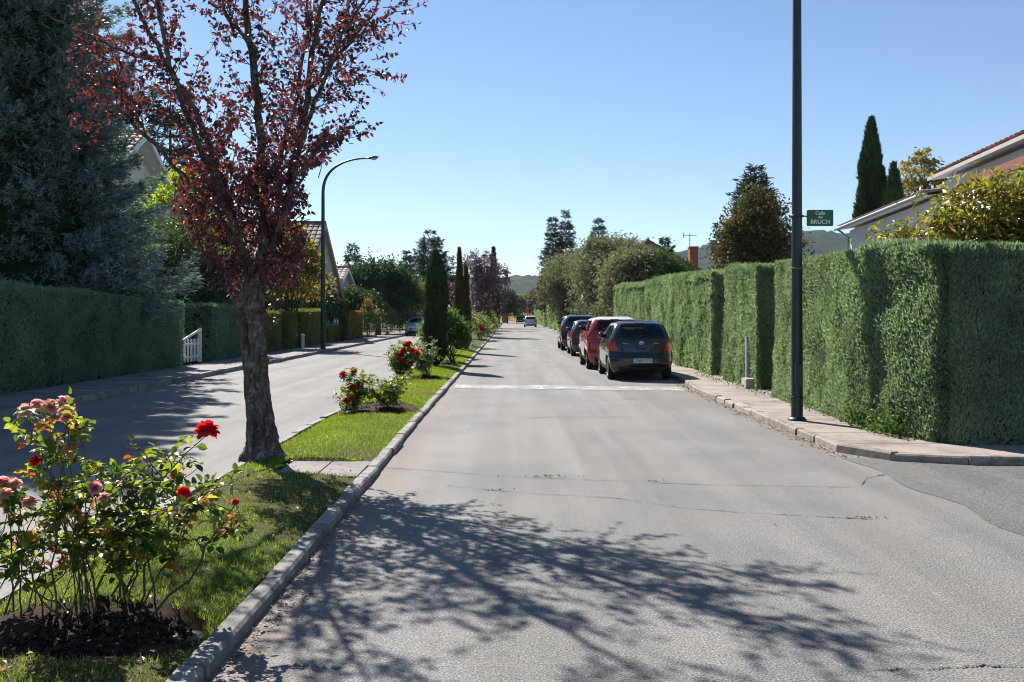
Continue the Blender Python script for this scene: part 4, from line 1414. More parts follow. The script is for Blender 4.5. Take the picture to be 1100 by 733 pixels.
# --------------------------------------------------------- street furniture
def lamp_post(label, loc, height, r0, r1, reach, sgn, group):
    t = thing('street_lamp', label, 'street lamp', loc, group)
    g = Geo()
    hs = height - 1.75
    g.tube([(0, 0, .0), (0, 0, hs * .33), (0, 0, hs * .66), (0, 0, hs)], np.linspace(r0, r0 + (r1 - r0) * .7, 4), 20)
    g.build('pole', M['pole'], t)
    g = Geo()
    a = np.linspace(0, 1, 16)
    P = np.stack([sgn * reach * (1 - np.cos(a * math.pi / 2)) ** 1.15, np.zeros(16), hs + 1.72 * np.sin(a * math.pi / 2) ** .9], -1)
    g.tube(P, np.linspace(r0 + (r1 - r0) * .7, r1 * .6, 16), 10)
    g.build('arm', M['pole'], t)
    e = P[-1]
    g = Geo()
    k = np.linspace(0, 1, 9)
    th = np.linspace(0, 6.283, 13)
    rad = np.array([.03, .06, .085, .11, .125, .13, .12, .085, .02])
    V = np.stack([(e[0] + sgn * (k * .62 - .08))[:, None] * np.ones((1, 13)), rad[:, None] * 1.1 * np.cos(th), e[2] + .06 * k[:, None] + rad[:, None] * .62 * np.sin(th)], -1)
    g.grid(V, 0, True)
    ln = g.build('lantern', M['lamp_metal'], t)
    g = Geo()
    xs = e[0] + sgn * np.linspace(.16, .48, 7)
    V = np.array([[(x, .10 * math.cos(b), e[2] + .02 - .085 * math.sin(math.pi * i / 6) * abs(math.sin(b)) - .03) for b in np.linspace(0, math.pi, 9)] for i, x in enumerate(xs)])
    g.grid(V, 0, True)
    g.build('lens', M['lamp_glass'], ln)
    g = Geo()
    g.lathe([(r0 * 1.02, .055), (r0 * 1.35, .05), (r0 * 1.45, .03), (r0 * 1.6, .022), (r0 * 1.6, 0)], 'z', 16)
    g.build('base_plate', M['pole'], t)
    g = Geo()
    g.lathe([(r0 + .003, .30), (r0 + .009, .31), (r0 + .009, .36), (r0 + .003, .37)], 'z', 20)
    g.build('collar', M['pole'], t)
    g = Geo()
    g.box(-.05, .05, -r0 - .012, -r0 + .02, .55, .85)
    g.build('service_hatch', M['pole'], t)
    return t


LAMPS = 'street lamps along the pavements'
lamp_post('tall dark street lamp with curved arm over the left carriageway', (X_(347, 45), 45, GR), 8.9, .115, .06, 2.05, 1, LAMPS)
PX, PYp = 4.37, 14.75
lamp_post('dark pole of the near street lamp carrying the street sign', (PX, PYp, GR), 9.0, .088, .05, 2.1, -1, LAMPS)

# street name sign on the pole
sg = thing('street_sign', 'small green street name plate on a bracket of the right lamp pole', 'street sign', (PX + .095, PYp, 3.17))
g = Geo()
sx0, sw, sh = .055, .40, .245
c_ = .02
pts = []
for (cx_, cz_, a0) in ((sx0 + sw - c_, sh / 2 - c_, 0), (sx0 + c_, sh / 2 - c_, 90), (sx0 + c_, -sh / 2 + c_, 180), (sx0 + sw - c_, -sh / 2 + c_, 270)):
    for a in np.linspace(a0, a0 + 90, 5):
        pts.append((cx_ + c_ * math.cos(RAD(a)), cz_ + c_ * math.sin(RAD(a))))


def plate(g, pts, y0, y1, mi):
    n = len(pts)
    V = [(x, y0, z) for x, z in pts] + [(x, y1, z) for x, z in pts]
    g.add(V, [(i, i + n, (i + 1) % n + n, (i + 1) % n) for i in range(n)], mi)
    g.ngon(V[:n], mi)
    g.ngon(V[n:][::-1], mi)


cxm = sx0 + sw / 2
plate(g, pts, -.012, .012, 1)
plate(g, [(cxm + (x - cxm) * .955, z * .93) for x, z in pts], -.015, .015, 0)
panel = g.build('panel', [M['sign_green'], M['sign_edge']], sg)


def text(name, body, size, loc, mat, parent, rot=(math.pi / 2, 0, 0), space=1., ext=.0012, bold=.0):
    cu = bpy.data.curves.new(name, 'FONT')
    cu.body = body
    cu.size = size
    cu.align_x = 'CENTER'
    cu.align_y = 'CENTER'
    cu.extrude = ext
    cu.offset = bold
    cu.space_character = space
    o = bpy.data.objects.new(name, cu)
    COL.objects.link(o)
    bpy.context.view_layer.update()
    me = bpy.data.meshes.new_from_object(o.evaluated_get(bpy.context.evaluated_depsgraph_get()))
    bpy.data.objects.remove(o)
    o = bpy.data.objects.new(name, me)
    me.materials.clear()
    me.materials.append(mat)
    COL.objects.link(o)
    o.parent = parent
    o.location = loc
    o.rotation_euler = rot
    return o


text('lettering', 'Calle', .074, (cxm, -.0175, .072), M['sign_letter'], panel, bold=.0015)
text('lettering', 'del', .055, (cxm, -.0175, .012), M['sign_letter'], panel, bold=.0012)
text('lettering', 'BRUCH', .088, (cxm, -.0175, -.062), M['sign_letter'], panel, space=1.06, bold=.002)
g = Geo()
g.box(-.01, .075, -.012 - .002, .012 + .002, .018, .036)
g.lathe([(.094, .010), (.099, .012), (.099, .042), (.094, .044)], 'z', 18, 0, (-.095, 0, 0))
g.build('bracket', M['pole'], sg)
# twig caught on the strap below
g = Geo()
g.tube([(PX + .08, PYp - .09, 2.42), (PX + .25, PYp - .2, 2.36), (PX + .42, PYp - .1, 2.14)], [.006, .008, .005], 5)
g.lathe([(.085, 2.385), (.092, 2.385), (.092, 2.415), (.085, 2.415)], 'z', 16, 0, (PX, PYp, 0))
tag(g.build('tied_stick', M['reed']), 'thin stick tied to the right lamp pole above the hedge', 'stick')

# pale post with stone block in the short hedge
t = thing('marker_post', 'pale grey metal post on a concrete block against the short hedge', 'post', (5.29, 21.5, GR))
g = Geo()
g.box(-.055, .055, -.05, .05, .0, 1.10)
g.box(-.062, .062, -.057, .057, 1.10, 1.13)
g.build('post', M['zinc'], t)
g = Geo()
g.box(-.17, .10, -.50, -.06, 0, .20)
g.box(-.15, .08, -.48, -.08, .20, .215)
g.build('block', M['stone'], t)

# white garden gate on the left
t = thing('garden_gate', 'white picket gate standing in the gap of the left hedges', 'gate', (-10.55, 30.9, GR))
g = Geo()
g.box(-.05, .05, 1.95, 2.06, 0, 1.16)
g.build('gate_post', M['trim_white'], t)
g = Geo()
for i in range(6):
    y = .15 + i * .33
    g.box(-.02, .02, y - .05, y + .05, .06, .80)
g.box(.021, .045, .0, 1.95, .18, .25)
g.box(.021, .045, .0, 1.95, .60, .67)
V = [(x, y, z) for x in (.021, .05) for y, z in ((.0, .70), (1.95, 1.06), (1.95, 1.14), (.0, .78))]
g.add(V, [(0, 3, 2, 1), (4, 5, 6, 7), (0, 1, 5, 4), (1, 2, 6, 5), (2, 3, 7, 6), (3, 0, 4, 7)])
g.build('pickets', M['trim_white'], t)
t = thing('garden_gate', 'small white garden gate with two pointed posts near the orange hedge', 'gate', (-10.75, 59.3, GR))
for y in (-.05, .95):
    g = Geo()
    g.box(-.05, .05, y - .06, y + .06, 0, 1.15)
    g.lathe([(.09, 1.15), (.001, 1.42)], 'z', 4, 0, (0, y, 0), False)
    g.build('gate_post', M['trim_white'], t)
g = Geo()
for i in range(5):
    g.box(-.02, .02, .09 + i * .18, .17 + i * .18, .08, .95 + .1 * abs(i - 2))
g.box(.021, .05, .0, .9, .3, .38)
g.box(.021, .05, .0, .9, .8, .88)
g.build('pickets', M['trim_white'], t)
g = Geo()
g.lathe([(.09, 0), (.09, .55), (.11, .56), (.11, .62), (.02, .68)], 'z', 10, 0, (-10.2, 47.6, GR))
tag(g.build('bollard', M['trim_white']), 'low white post between the clipped box hedges', 'post')

# brick pillar and red sign at the far end
t = thing('brick_pillar', 'red brick pillar where the median ends', 'pillar', (X_(542.5, 196), 196, 0))
g = Geo()
g.box(-.55, .55, -.5, .5, 0, 2.0)
g.build('shaft', M['brick'], t)
g = Geo()
g.box(-.68, .68, -.62, .62, 2.0, 2.2)
g.box(-.5, .5, -.45, .45, 2.2, 2.35)
g.build('coping', M['stone'], t)
t = thing('traffic_sign', 'round red traffic sign on a post at the far road end', 'traffic sign', (X_(566, 168), 168, 0))
g = Geo()
g.tube([(0, 0, 0), (0, 0, 2.3)], .05, 8)
g.build('post', M['zinc'], t)
g = Geo()
a8 = [(.42 * math.cos(RAD(22.5 + 45 * i)), 2.5 + .42 * math.sin(RAD(22.5 + 45 * i))) for i in range(8)]
plate(g, a8, -.07, -.05, 0)
g.build('panel', M['sign_red'], t)

# -------------------------------------------------------------------- cars
HATCH = [  # z, rear y, front y, half width, rear corner, front corner  (length 1, height 1 of 3.75 x 1.53 x 1.695)
    (.20, .14, 3.60, .74, .10, .20), (.30, .05, 3.70, .80, .14, .28), (.45, .00, 3.745, .838, .17, .34), (.57, .00, 3.75, .8475, .18, .36), (.64, .035, 3.73, .846, .18, .38),
    (.74, .085, 3.66, .845, .18, .42), (.84, .10, 3.48, .838, .18, .40), (.93, .12, 2.98, .826, .17, .18), (1.0, .14, 2.74, .808, .17, .14), (1.06, .165, 2.62, .790, .16, .13),
    (1.20, .245, 2.32, .742, .15, .13), (1.34, .345, 2.02, .690, .14, .13), (1.42, .42, 1.84, .655, .14, .14), (1.47, .50, 1.70, .610, .14, .16), (1.505, .66, 1.50, .52, .14, .2), (1.525, .90, 1.28, .38, .1, .15), (1.53, 1.02, 1.16, .2, .05, .06)]
SUV = [
    (.22, .18, 3.58, .74, .10, .20), (.34, .06, 3.69, .81, .14, .26), (.48, .00, 3.74, .840, .17, .30), (.62, .00, 3.75, .8475, .18, .32), (.76, .02, 3.74, .8475, .18, .34),
    (.86, .05, 3.70, .845, .18, .36), (.95, .07, 3.45, .838, .18, .34), (1.02, .09, 2.98, .824, .17, .18), (1.08, .105, 2.78, .804, .17, .14), (1.14, .13, 2.62, .785, .16, .13),
    (1.24, .19, 2.40, .748, .15, .13), (1.34, .26, 2.16, .710, .14, .13), (1.41, .32, 1.98, .678, .14, .14), (1.46, .38, 1.84, .640, .14, .16), (1.50, .50, 1.62, .56, .14, .2), (1.522, .72, 1.40, .44, .1, .15), (1.53, .9, 1.25, .26, .05, .06)]


def make_car(name, label, loc, rz, dims, spec, paint_m, roof_m=None, group=None, plate_text=None, low_dark=.0, rear_w=(1.10, 1.44), lamp=(.76, 1.0), dark_below=0., arch_black=False, plate_z=.52, lamp_style='wide', belt=1.04):
    L, W, H = dims
    kx, ky, kz = W / 1.695, L / 3.75, H / 1.53
    A = np.array(spec, float)
    zs, yr, yf, hw, cr, cf = A.T
    zmax = zs[-1]

    def surf(seg, t, z):
        seg, t, z = np.broadcast_arrays(np.asarray(seg), np.asarray(t, float), np.asarray(z, float))
        r0, f0, w0, c0, d0 = [np.interp(z, zs, q) for q in (yr, yf, hw, cr, cf)]
        s = 2 * t - 1
        x = np.select([seg == 0, seg == 1, seg == 2], [w0 * s, w0, -w0 * s], -w0)
        y = np.select([seg == 0, seg == 1, seg == 2], [r0 + c0 * np.abs(s) ** 3.2, (r0 + c0) + (f0 - d0 - r0 - c0) * t, f0 - d0 * np.abs(s) ** 3.2], (f0 - d0) + (r0 + c0 - f0 + d0) * t)
        x = x * (1 - .075 * np.clip(np.abs(y - 1.85) / 1.9, 0, 1) ** 3.2)
        return np.stack([x * kx, y * ky, z * kz], -1)

    root = thing(name, label, 'car', loc, group, rz)
    NR, NS = 20, 36
    segs = np.concatenate([np.full(NR, 0), np.full(NS, 1), np.full(NR, 2), np.full(NS, 3)])
    ts = np.concatenate([np.arange(NR) / NR, np.arange(NS) / NS, np.arange(NR) / NR, np.arange(NS) / NS])
    zl = np.unique(np.concatenate([zs, np.linspace(.2, 1.5, 27)]))
    V = np.array([surf(segs, ts, np.full(len(ts), z)) for z in zl])
    g = Geo()
    nl, nc = V.shape[:2]
    i = np.arange(nl - 1)[:, None] * nc
    j = np.arange(nc)[None]
    F = np.stack([i + j, i + (j + 1) % nc, i + nc + (j + 1) % nc, i + nc + j], -1).reshape(-1, 4)
    Vf = V.reshape(-1, 3)
    cz = Vf[F].mean(1)[:, 2] / kz
    fs = np.tile(segs, nl - 1)
    ft = np.tile(ts + .5 / np.where((segs == 0) | (segs == 2), NR, NS), nl - 1)
    fz = cz
    sd = np.where(fs == 3, 1 - ft, ft)
    hole = (fs == 0) & (fz > rear_w[0] + .03) & (fz < rear_w[1] - .03) & (ft > .14) & (ft < .86)
    hole |= (fs == 2) & (fz > belt + .05) & (fz < 1.40) & (ft > .13) & (ft < .87)
    hole |= ((fs == 1) | (fs == 3)) & (fz > belt + .05) & (fz < 1.37) & (((sd > .09) & (sd < .36)) | ((sd > .455) & (sd < .87)))
    top = (cz > 1.44) if roof_m else np.zeros(len(cz), bool)
    tm = 1 if roof_m else 0
    HI = 3 if roof_m else 2
    g.V.append(Vf)
    g.n = len(Vf)
    g.F += [(F[~top & ~hole], 0, True), (F[hole], HI, True)]
    if roof_m:
        g.F.append((F[top & ~hole], 1, True))
    nV = len(Vf)
    g.F.append((np.arange(nV - nc, nV)[None], tm, True))
    g.F.append((np.arange(nc)[None, ::-1], 0, False))
    body = g.build('body', [paint_m] + ([roof_m] if roof_m else []) + [M['plastic'], M['hole']], root)
    # wheel arches cut out of the body
    WR, YR_, YF_ = .30, .66, 3.10
    arch = .355
    cg = Geo()
    for yc in (YR_, YF_):
        for sx in (-1, 1):
            a = np.linspace(0, 6.283, 33)[:-1]
            ring = lambda x: np.stack([np.full(32, x * sx), yc * ky + arch * np.cos(a), .31 * kz * 0 + WR + arch * np.sin(a)], -1)
            V0, V1 = ring(.48 * kx), ring(1.1 * kx)
            cg.add(np.concatenate([V0, V1]), [(q, (q + 1) % 32, 32 + (q + 1) % 32, 32 + q)[::-1 if sx > 0 else 1] for q in range(32)])
            cg.ngon(V0[::-1] if sx > 0 else V0)
            cg.ngon(V1 if sx > 0 else V1[::-1])
    cut = cg.build('cutter', M['plastic'])
    # weld cutter
    bm = bmesh.new()
    bm.from_mesh(cut.data)
    bmesh.ops.remove_doubles(bm, verts=bm.verts, dist=1e-5)
    bmesh.ops.recalc_face_normals(bm, faces=bm.faces)
    bm.to_mesh(cut.data)
    bm.free()
    cut.parent = root
    bpy.context.view_layer.update()
    md = body.modifiers.new('arches', 'BOOLEAN')
    md.operation = 'DIFFERENCE'
    md.object = cut
    md.solver = 'EXACT'
    md.material_mode = 'TRANSFER'
    dg = bpy.context.evaluated_depsgraph_get()
    me = bpy.data.meshes.new_from_object(body.evaluated_get(dg))
    body.modifiers.clear()
    if len(me.polygons) > 100:
        body.data = me
    bpy.data.objects.remove(cut)
    hi = [i for i, mm in enumerate(body.data.materials) if mm == M['hole']]
    bm = bmesh.new()
    bm.from_mesh(body.data)
    bmesh.ops.delete(bm, geom=[f for f in bm.faces if f.material_index in hi], context='FACES')
    bm.to_mesh(body.data)
    bm.free()
    # interior: floor, dashboard, seats with headrests
    g = Geo()
    g.box(-.70 * kx, .70 * kx, .45 * ky, 2.75 * ky, .42, .50)
    g.box(-.70 * kx, .70 * kx, 2.35 * ky, 2.70 * ky, .50, .98 * kz)
    g.box(-.72 * kx, .72 * kx, .32 * ky, .62 * ky, .50, .98 * kz)
    g.build('cabin', M['plastic'], root)
    for yy_, xs_ in ((1.75, (-.36, .36)), (.80, (-.42, 0, .42))):
        for xx in xs_:
            g = Geo()
            w = .24 if len(xs_) == 2 else .205
            a = np.linspace(0, 6.283, 17)
            ys_ = [0, .02, .10, .16, .2]
            rows = []
            for zz, wd, y0_ in ((.5, w, .22), (.60, w, .12), (.95, w * .98, .02), (1.10, w * .85, -.01), (1.14, w * .5, -.02)):
                rows.append([(xx * kx + wd * math.copysign(abs(math.cos(q)) ** .5, math.cos(q)), yy_ * ky + y0_ + .065 * math.copysign(abs(math.sin(q)) ** .6, math.sin(q)), zz * kz) for q in a])
            g.grid(np.array(rows), 0, True)
            st = g.build('seat', M['seat_cloth'], root)
            g = Geo()
            rows = []
            for zz, wd, th_ in ((1.15, .02, .01), (1.17, .10, .04), (1.24, .13, .05), (1.31, .12, .045), (1.335, .04, .02)):
                rows.append([(xx * kx + wd * math.copysign(abs(math.cos(q)) ** .6, math.cos(q)), yy_ * ky - .03 + th_ * math.sin(q), zz * kz) for q in a])
            g.grid(np.array(rows), 0, True)
            g.build('headrest', M['seat_cloth'], st)

    def patch(g, seg, t0b, t1b, t0t, t1t, z0, z1, off=.006, nu=12, nv=8, mi=0):
        v = np.linspace(0, 1, nv)[:, None]
        u = np.linspace(0, 1, nu)[None]
        t = (t0b + (t0t - t0b) * v) * (1 - u) + (t1b + (t1t - t1b) * v) * u
        z = z0 + (z1 - z0) * v + 0 * u
        P = surf(seg, t, z)
        e = 1e-3
        dn = np.cross(surf(seg, t + e, z) - surf(seg, t - e, z), surf(seg, t, z + e) - surf(seg, t, z - e))
        dn = unit(dn)
        c = np.array([0, 1.8 * ky, .8 * kz])
        sgn = np.sign(((P - c) * dn * (1, 1, .3)).sum(-1, keepdims=True).mean())
        g.grid(P + dn * sgn * off, mi, True)

    # glass
    g = Geo()
    patch(g, 0, .075, .925, .11, .89, rear_w[0], rear_w[1], .006, 16, 9)
    g.build('rear_window', M['car_glass'], root)
    g = Geo()
    patch(g, 2, .06, .94, .09, .91, belt + .02, 1.44, .006, 16, 9)
    g.build('windscreen', M['car_glass'], root)
    for sg_ in (1, 3):
        f = (lambda a: a) if sg_ == 1 else (lambda a: 1 - a)
        for a0, a1, b0, b1 in ((.03, .39, .06, .38), (.43, .90, .43, .93)):
            g = Geo()
            q = (f(a0), f(a1), f(b0), f(b1)) if sg_ == 1 else (f(a1), f(a0), f(b1), f(b0))
            patch(g, sg_, *q, belt + .02, 1.41, .006, 14, 8)
            g.build('side_window', M['car_glass'], root)
        # door seams and handles
        g = Geo()
        for a in (.215, .41, .735):
            patch(g, sg_, f(a) - .0022, f(a) + .0022, f(a) - .0022, f(a) + .0022, .36, belt, .004, 2, 10)
        patch(g, sg_, min(f(.20), f(.74)), max(f(.20), f(.74)), min(f(.20), f(.74)), max(f(.20), f(.74)), .24, .34, .012, 16, 4)
        g.build('door_trim', M['plastic'], root)
        for a in (.26, .46):
            g = Geo()
            patch(g, sg_, min(f(a), f(a + .05)), max(f(a), f(a + .05)), min(f(a), f(a + .05)), max(f(a), f(a + .05)), .86, .885, .03, 6, 3)
            g.build('door_handle', M['chrome'] if paint_m == M['car_silver'] else paint_m, root)
        sx = 1 if sg_ == 1 else -1
        p = surf(sg_, f(.86), belt + .03)
        g = Geo()
        a = np.linspace(0, math.pi, 9)
        k = .105
        V = np.array([[(p[0] + sx * (.055 + .085 * math.sin(q) * math.cos(b)), p[1] + .06 * math.sin(q) * math.sin(b), p[2] + .06 - .075 * math.cos(q)) for b in np.linspace(0, 6.283, 13)] for q in a])
        g.grid(V, 0, True)
        g.box(min(p[0], p[0] + sx * .07), max(p[0], p[0] + sx * .07), p[1] - .02, p[1] + .02, p[2] - .0, p[2] + .04)
        g.build('mirror', M['plastic'] if arch_black else paint_m, root)
    # lamps
    lz0, lz1 = lamp
    wrap = .055
    tw = .155 if lamp_style == 'wide' else .105
    for sgx in (0, 1):
        g = Geo()
        if sgx == 0:
            patch(g, 0, 0, tw * .9, 0, tw * .55, lz0, lz1, .012)
            patch(g, 3, 1 - wrap, 1, 1 - wrap * 1.7, 1, lz0, lz1, .012)
        else:
            patch(g, 0, 1 - tw * .9, 1, 1 - tw * .55, 1, lz0, lz1, .012)
            patch(g, 1, 0, wrap, 0, wrap * 1.7, lz0, lz1, .012)
        g.build('tail_light', M['tail_red'], root)
        g = Geo()
        if sgx == 0:
            patch(g, 2, 0, .2, 0, .13, .66, .80, .012)
            patch(g, 1, .955, 1, .94, 1, .66, .80, .012)
        else:
            patch(g, 2, .8, 1, .87, 1, .66, .80, .012)
            patch(g, 3, 0, .045, 0, .06, .66, .80, .012)
        g.build('headlight', M['head_clear'], root)
    # bumpers, grille, tailgate seam
    g = Geo()
    patch(g, 0, .10, .90, .10, .90, .235, .36, .010, 16, 4)
    g.build('rear_bumper_insert', M['plastic'], root)
    g = Geo()
    patch(g, 2, .22, .78, .26, .74, .50, .62, .010, 12, 4)
    patch(g, 2, .12, .88, .16, .84, .24, .40, .010, 12, 4)
    g.build('grille', M['plastic'], root)
    g = Geo()
    patch(g, 0, .145, .855, .145, .855, .655, .668, .003, 16, 2)
    patch(g, 0, .145, .150, .10, .105, .665, 1.05, .003, 2, 8)
    patch(g, 0, .850, .855, .895, .90, .665, 1.05, .003, 2, 8)
    g.build('tailgate_seam', M['plastic'], root)
    # plate
    zp = plate_z
    yp = float(surf(0, .5, zp)[1]) - .022
    g = Geo()
    g.box(-.275, .275, yp - .004, yp + .03, zp * kz - .062, zp * kz + .062, 1)
    g.box(-.262, .262, yp - .008, yp - .003, zp * kz - .053, zp * kz + .053, 0)
    g.box(-.262, -.212, yp - .0095, yp - .0075, zp * kz - .053, zp * kz + .053, 2)
    np_ = g.build('number_plate', [M['plate_white'], M['plastic'], M['plate_blue']], root)
    if plate_text:
        text('lettering', plate_text, .105, (.028, yp - .0095, zp * kz), M['ink'], np_, space=1.02, bold=.001)
    zq = .53
    yq = float(surf(2, .5, zq)[1]) + .03
    g = Geo()
    g.box(-.26, .26, yq - .02, yq, zq * kz - .055, zq * kz + .055, 0)
    g.build('number_plate', M['plate_white'], root)
    # emblem
    ze = lz1 - .03
    ye = float(surf(0, .5, ze)[1]) - .012
    th_ = np.linspace(0, 6.283, 21)
    g = Geo()
    g.tube(np.stack([.058 * np.cos(th_), np.full(21, ye), ze * kz + .040 * np.sin(th_)], -1), .007, 6, 0, False)
    g.tube(np.stack([.020 * np.cos(th_), np.full(21, ye), ze * kz + .036 * np.sin(th_)], -1), .006, 6, 0, False)
    g.tube(np.stack([.036 * np.cos(th_), np.full(21, ye), ze * kz + .018 + .014 * np.sin(th_)], -1), .006, 6, 0, False)
    g.build('emblem', M['chrome'], root)
    # spoiler lip, high brake light, badges, tailgate handle
    g = Geo()
    for dz_ in (0, .018):
        patch(g, 0, .10, .90, .12, .88, 1.462 + dz_, 1.482, .055, 14, 3)
    g.build('spoiler', roof_m or paint_m, root)
    g = Geo()
    patch(g, 0, .40, .60, .40, .60, rear_w[1] + .004, rear_w[1] + .018, .02, 6, 2)
    g.build('brake_light', M['tail_red'], root)
    for q0 in (.20, .70):
        g = Geo()
        for q in range(4):
            patch(g, 0, q0 + q * .026, q0 + q * .026 + .016, q0 + q * .026, q0 + q * .026 + .016, lz1 - .065, lz1 - .035, .008, 3, 2)
        g.build('badge', M['chrome'], root)
    g = Geo()
    patch(g, 0, .43, .57, .44, .56, .80, .835, .007, 8, 3)
    g.build('tailgate_handle', M['plastic'], root)
    g = Geo()
    patch(g, 0, .03, .10, .03, .10, .40, .43, .008, 4, 2)
    g.build('reflector', M['tail_red'], root)
    g = Geo()
    patch(g, 0, .90, .97, .90, .97, .40, .43, .008, 4, 2)
    g.build('reflector', M['tail_red'], root)
    # wiper, aerial, exhaust
    g = Geo()
    w0 = surf(0, .5, rear_w[0] + .0)
    w1 = surf(0, .30, rear_w[0] + .10)
    g.tube([w0 + (0, -.02, -.01), (w0 + w1) / 2 + (0, -.03, 0), w1 + (0, -.015, 0)], .009, 5)
    g.build('rear_wiper', M['plastic'], root)
    g = Geo()
    g.tube([(0, 1.1 * ky, zmax * kz - .01), (0, .93 * ky, zmax * kz + .16)], [.009, .004], 5)
    g.build('aerial', M['plastic'], root)
    g = Geo()
    g.box(-.60 * kx, .60 * kx, .35 * ky, 3.4 * ky, .17, .24)
    g.box(-.72 * kx, .72 * kx, .62 * ky, .70 * ky, .22, .30)
    g.box(-.72 * kx, .72 * kx, 3.06 * ky, 3.14 * ky, .22, .30)
    g.tube([(.42 * kx, .10, .24), (.42 * kx, .5, .25)], .03, 8)
    g.build('underbody', M['plastic'], root)
    # wheels
    for yc in (YR_, YF_):
        for sx in (-1, 1):
            x = .72 * kx * sx
            w = .095
            g = Geo()
            pr = [(.20, -w), (.27, -w * 1.0), (.292, -w * .8), (.30, -w * .4), (.30, w * .4), (.292, w * .8), (.27, w), (.20, w)]
            g.lathe(pr, 'x', 32)
            whl = g.build('wheel', M['tyre'], root)
            whl.location = (x, yc * ky, WR)
            g = Geo()
            so = sx * w
            g.lathe([(.205, so * .96), (.195, so * .9), (.185, so * .55), (.16, so * .5)], 'x', 32)
            g.lathe([(.001, so * .30), (.19, so * .30)], 'x', 24, 1)
            for q in range(5):
                a = q * 2 * math.pi / 5 + .3
                d = np.array((0, math.cos(a), math.sin(a)))
                e = np.array((0, -math.sin(a), math.cos(a)))
                b0, b1 = np.array((so * .72, 0, 0)) + d * .03, np.array((so * .88, 0, 0)) + d * .195
                V = [b0 - e * .035, b0 + e * .035, b1 + e * .022, b1 - e * .022]
                V = V + [v - np.array((so * .3, 0, 0)) for v in V]
                g.add(V, [(0, 1, 2, 3), (7, 6, 5, 4), (0, 4, 5, 1), (1, 5, 6, 2), (2, 6, 7, 3), (3, 7, 4, 0)])
            g.lathe([(.001, so * .80), (.045, so * .78), (.05, so * .6)], 'x', 16)
            g.build('rim', [M['rim'], M['plastic']], whl)
    if arch_black:
        g = Geo()
        for yc in (YR_, YF_):
            for sg_ in (1, 3):
                a = np.linspace(-.25, math.pi + .25, 25)
                x = .8475 * kx * (1 if sg_ == 1 else -1)
                P = []
                for q in a:
                    yy_ = yc * ky + (arch + .02) * math.cos(q)
                    zz_ = WR + (arch + .02) * math.sin(q)
                    hwz = np.interp(zz_ / kz, zs, hw) * (1 - .075 * min(abs(yy_ / ky - 1.85) / 1.9, 1) ** 3.2) * kx
                    P.append((hwz * (1 if sg_ == 1 else -1), yy_, zz_))
                g.tube(P, .032, 6)
        g.build('arch_trim', M['plastic'], root)
    return root


PG = 'cars parked along the right kerb'
yaris = make_car('parked_car', 'black hatchback parked nearest on the right, seen from behind', (3.37, 24.75, 0), 0, (3.75, 1.695, 1.53), HATCH, M['car_black'], None, PG, '2060 FCB')
red = make_car('parked_car', 'red car with white roof parked ahead of the black hatchback', (3.22, 29.5, 0), 0, (4.10, 1.76, 1.63), SUV, M['car_red'], M['car_white'], PG, '4175 KDL', lamp=(.80, .98), arch_black=True, rear_w=(1.14, 1.43), plate_z=.60, belt=1.1)
make_car('parked_car', 'dark grey small car parked between the red car and the navy one', (3.30, 39.0, 0), 0, (3.85, 1.68, 1.48), HATCH, M['car_grey'], None, PG)
make_car('parked_car', 'tall navy car parked furthest of the four by the shrubs', (3.27, 45.0, 0), 0, (4.45, 1.82, 1.68), SUV, M['car_navy'], None, PG, lamp=(.86, 1.04), rear_w=(1.14, 1.43), belt=1.1)
make_car('parked_car', 'small white hatchback far down the road on its right side', (2.72, 129, 0), 0, (4.0, 1.74, 1.5), HATCH, M['car_white'], None, PG)
make_car('parked_car', 'small black car at the far road end beyond the white hatchback', (2.05, 186, 0), 0, (4.3, 1.8, 1.62), SUV, M['car_black'], None, PG)
make_car('parked_car', 'silver car facing the camera by the left kerb beyond the shrubs', (-7.55, 81.0, 0), math.pi, (4.2, 1.74, 1.5), HATCH, M['car_silver'], None, 'cars on the left carriageway')
make_car('parked_car', 'distant pale blue car glimpsed between median bushes on the left carriageway', (-6.3, 146, 0), math.pi, (4.2, 1.74, 1.55), HATCH, M['car_blue'], None, 'cars on the left carriageway')
# driver side details of the black hatchback: headrests glimpsed through the rear window are modelled parts of its seats

# -------------------------------------------------------- roses and bushes
def rose_mesh(mat, seed):
    r = np.random.default_rng(seed)
    g = Geo()
    for k, (n, tilt, l, w, b) in enumerate(((4, 8, .62, .55, .30), (5, 20, .74, .66, .26), (7, 32, .86, .72, .20), (8, 46, .96, .76, .14), (9, 60, 1.0, .78, .09), (9, 75, 1.0, .78, .04), (7, 94, .92, .75, .0))):
        for i in range(n):
            a = 6.283 * (i + r.uniform(-.2, .2)) / n + k * .7
            th = RAD(tilt + r.normal(0, 7))
            o = np.array((math.cos(a), math.sin(a), 0))
            tn = np.array((-math.sin(a), math.cos(a), 0))
            ll = l * r.uniform(.88, 1.1)
            P = np.zeros((4, 5, 3))
            for vi, v in enumerate(np.linspace(0, 1, 4)):
                for ui, u in enumerate(np.linspace(-1, 1, 5)):
                    hw_ = w * .5 * math.sin(.35 + 2.35 * v * .85) * (1 if v < .9 else .8)
                    bend = th + .5 * (v - .5) * (1 if k > 2 else -.3)
                    q = o * (ll * v * math.sin(bend)) + np.array((0, 0, 1)) * (ll * v * math.cos(bend) + b * .6)
                    cup = .25 * u * u * hw_
                    q = q + tn * u * hw_ - (o * math.cos(th) - np.array((0, 0, math.sin(th)))) * cup * .9
                    q = q + r.normal(0, .018, 3)
                    P[vi, ui] = q
            g.grid(P, 0, True)
    o = g.build('rose', mat)
    me = o.data
    bpy.data.objects.remove(o)
    return me


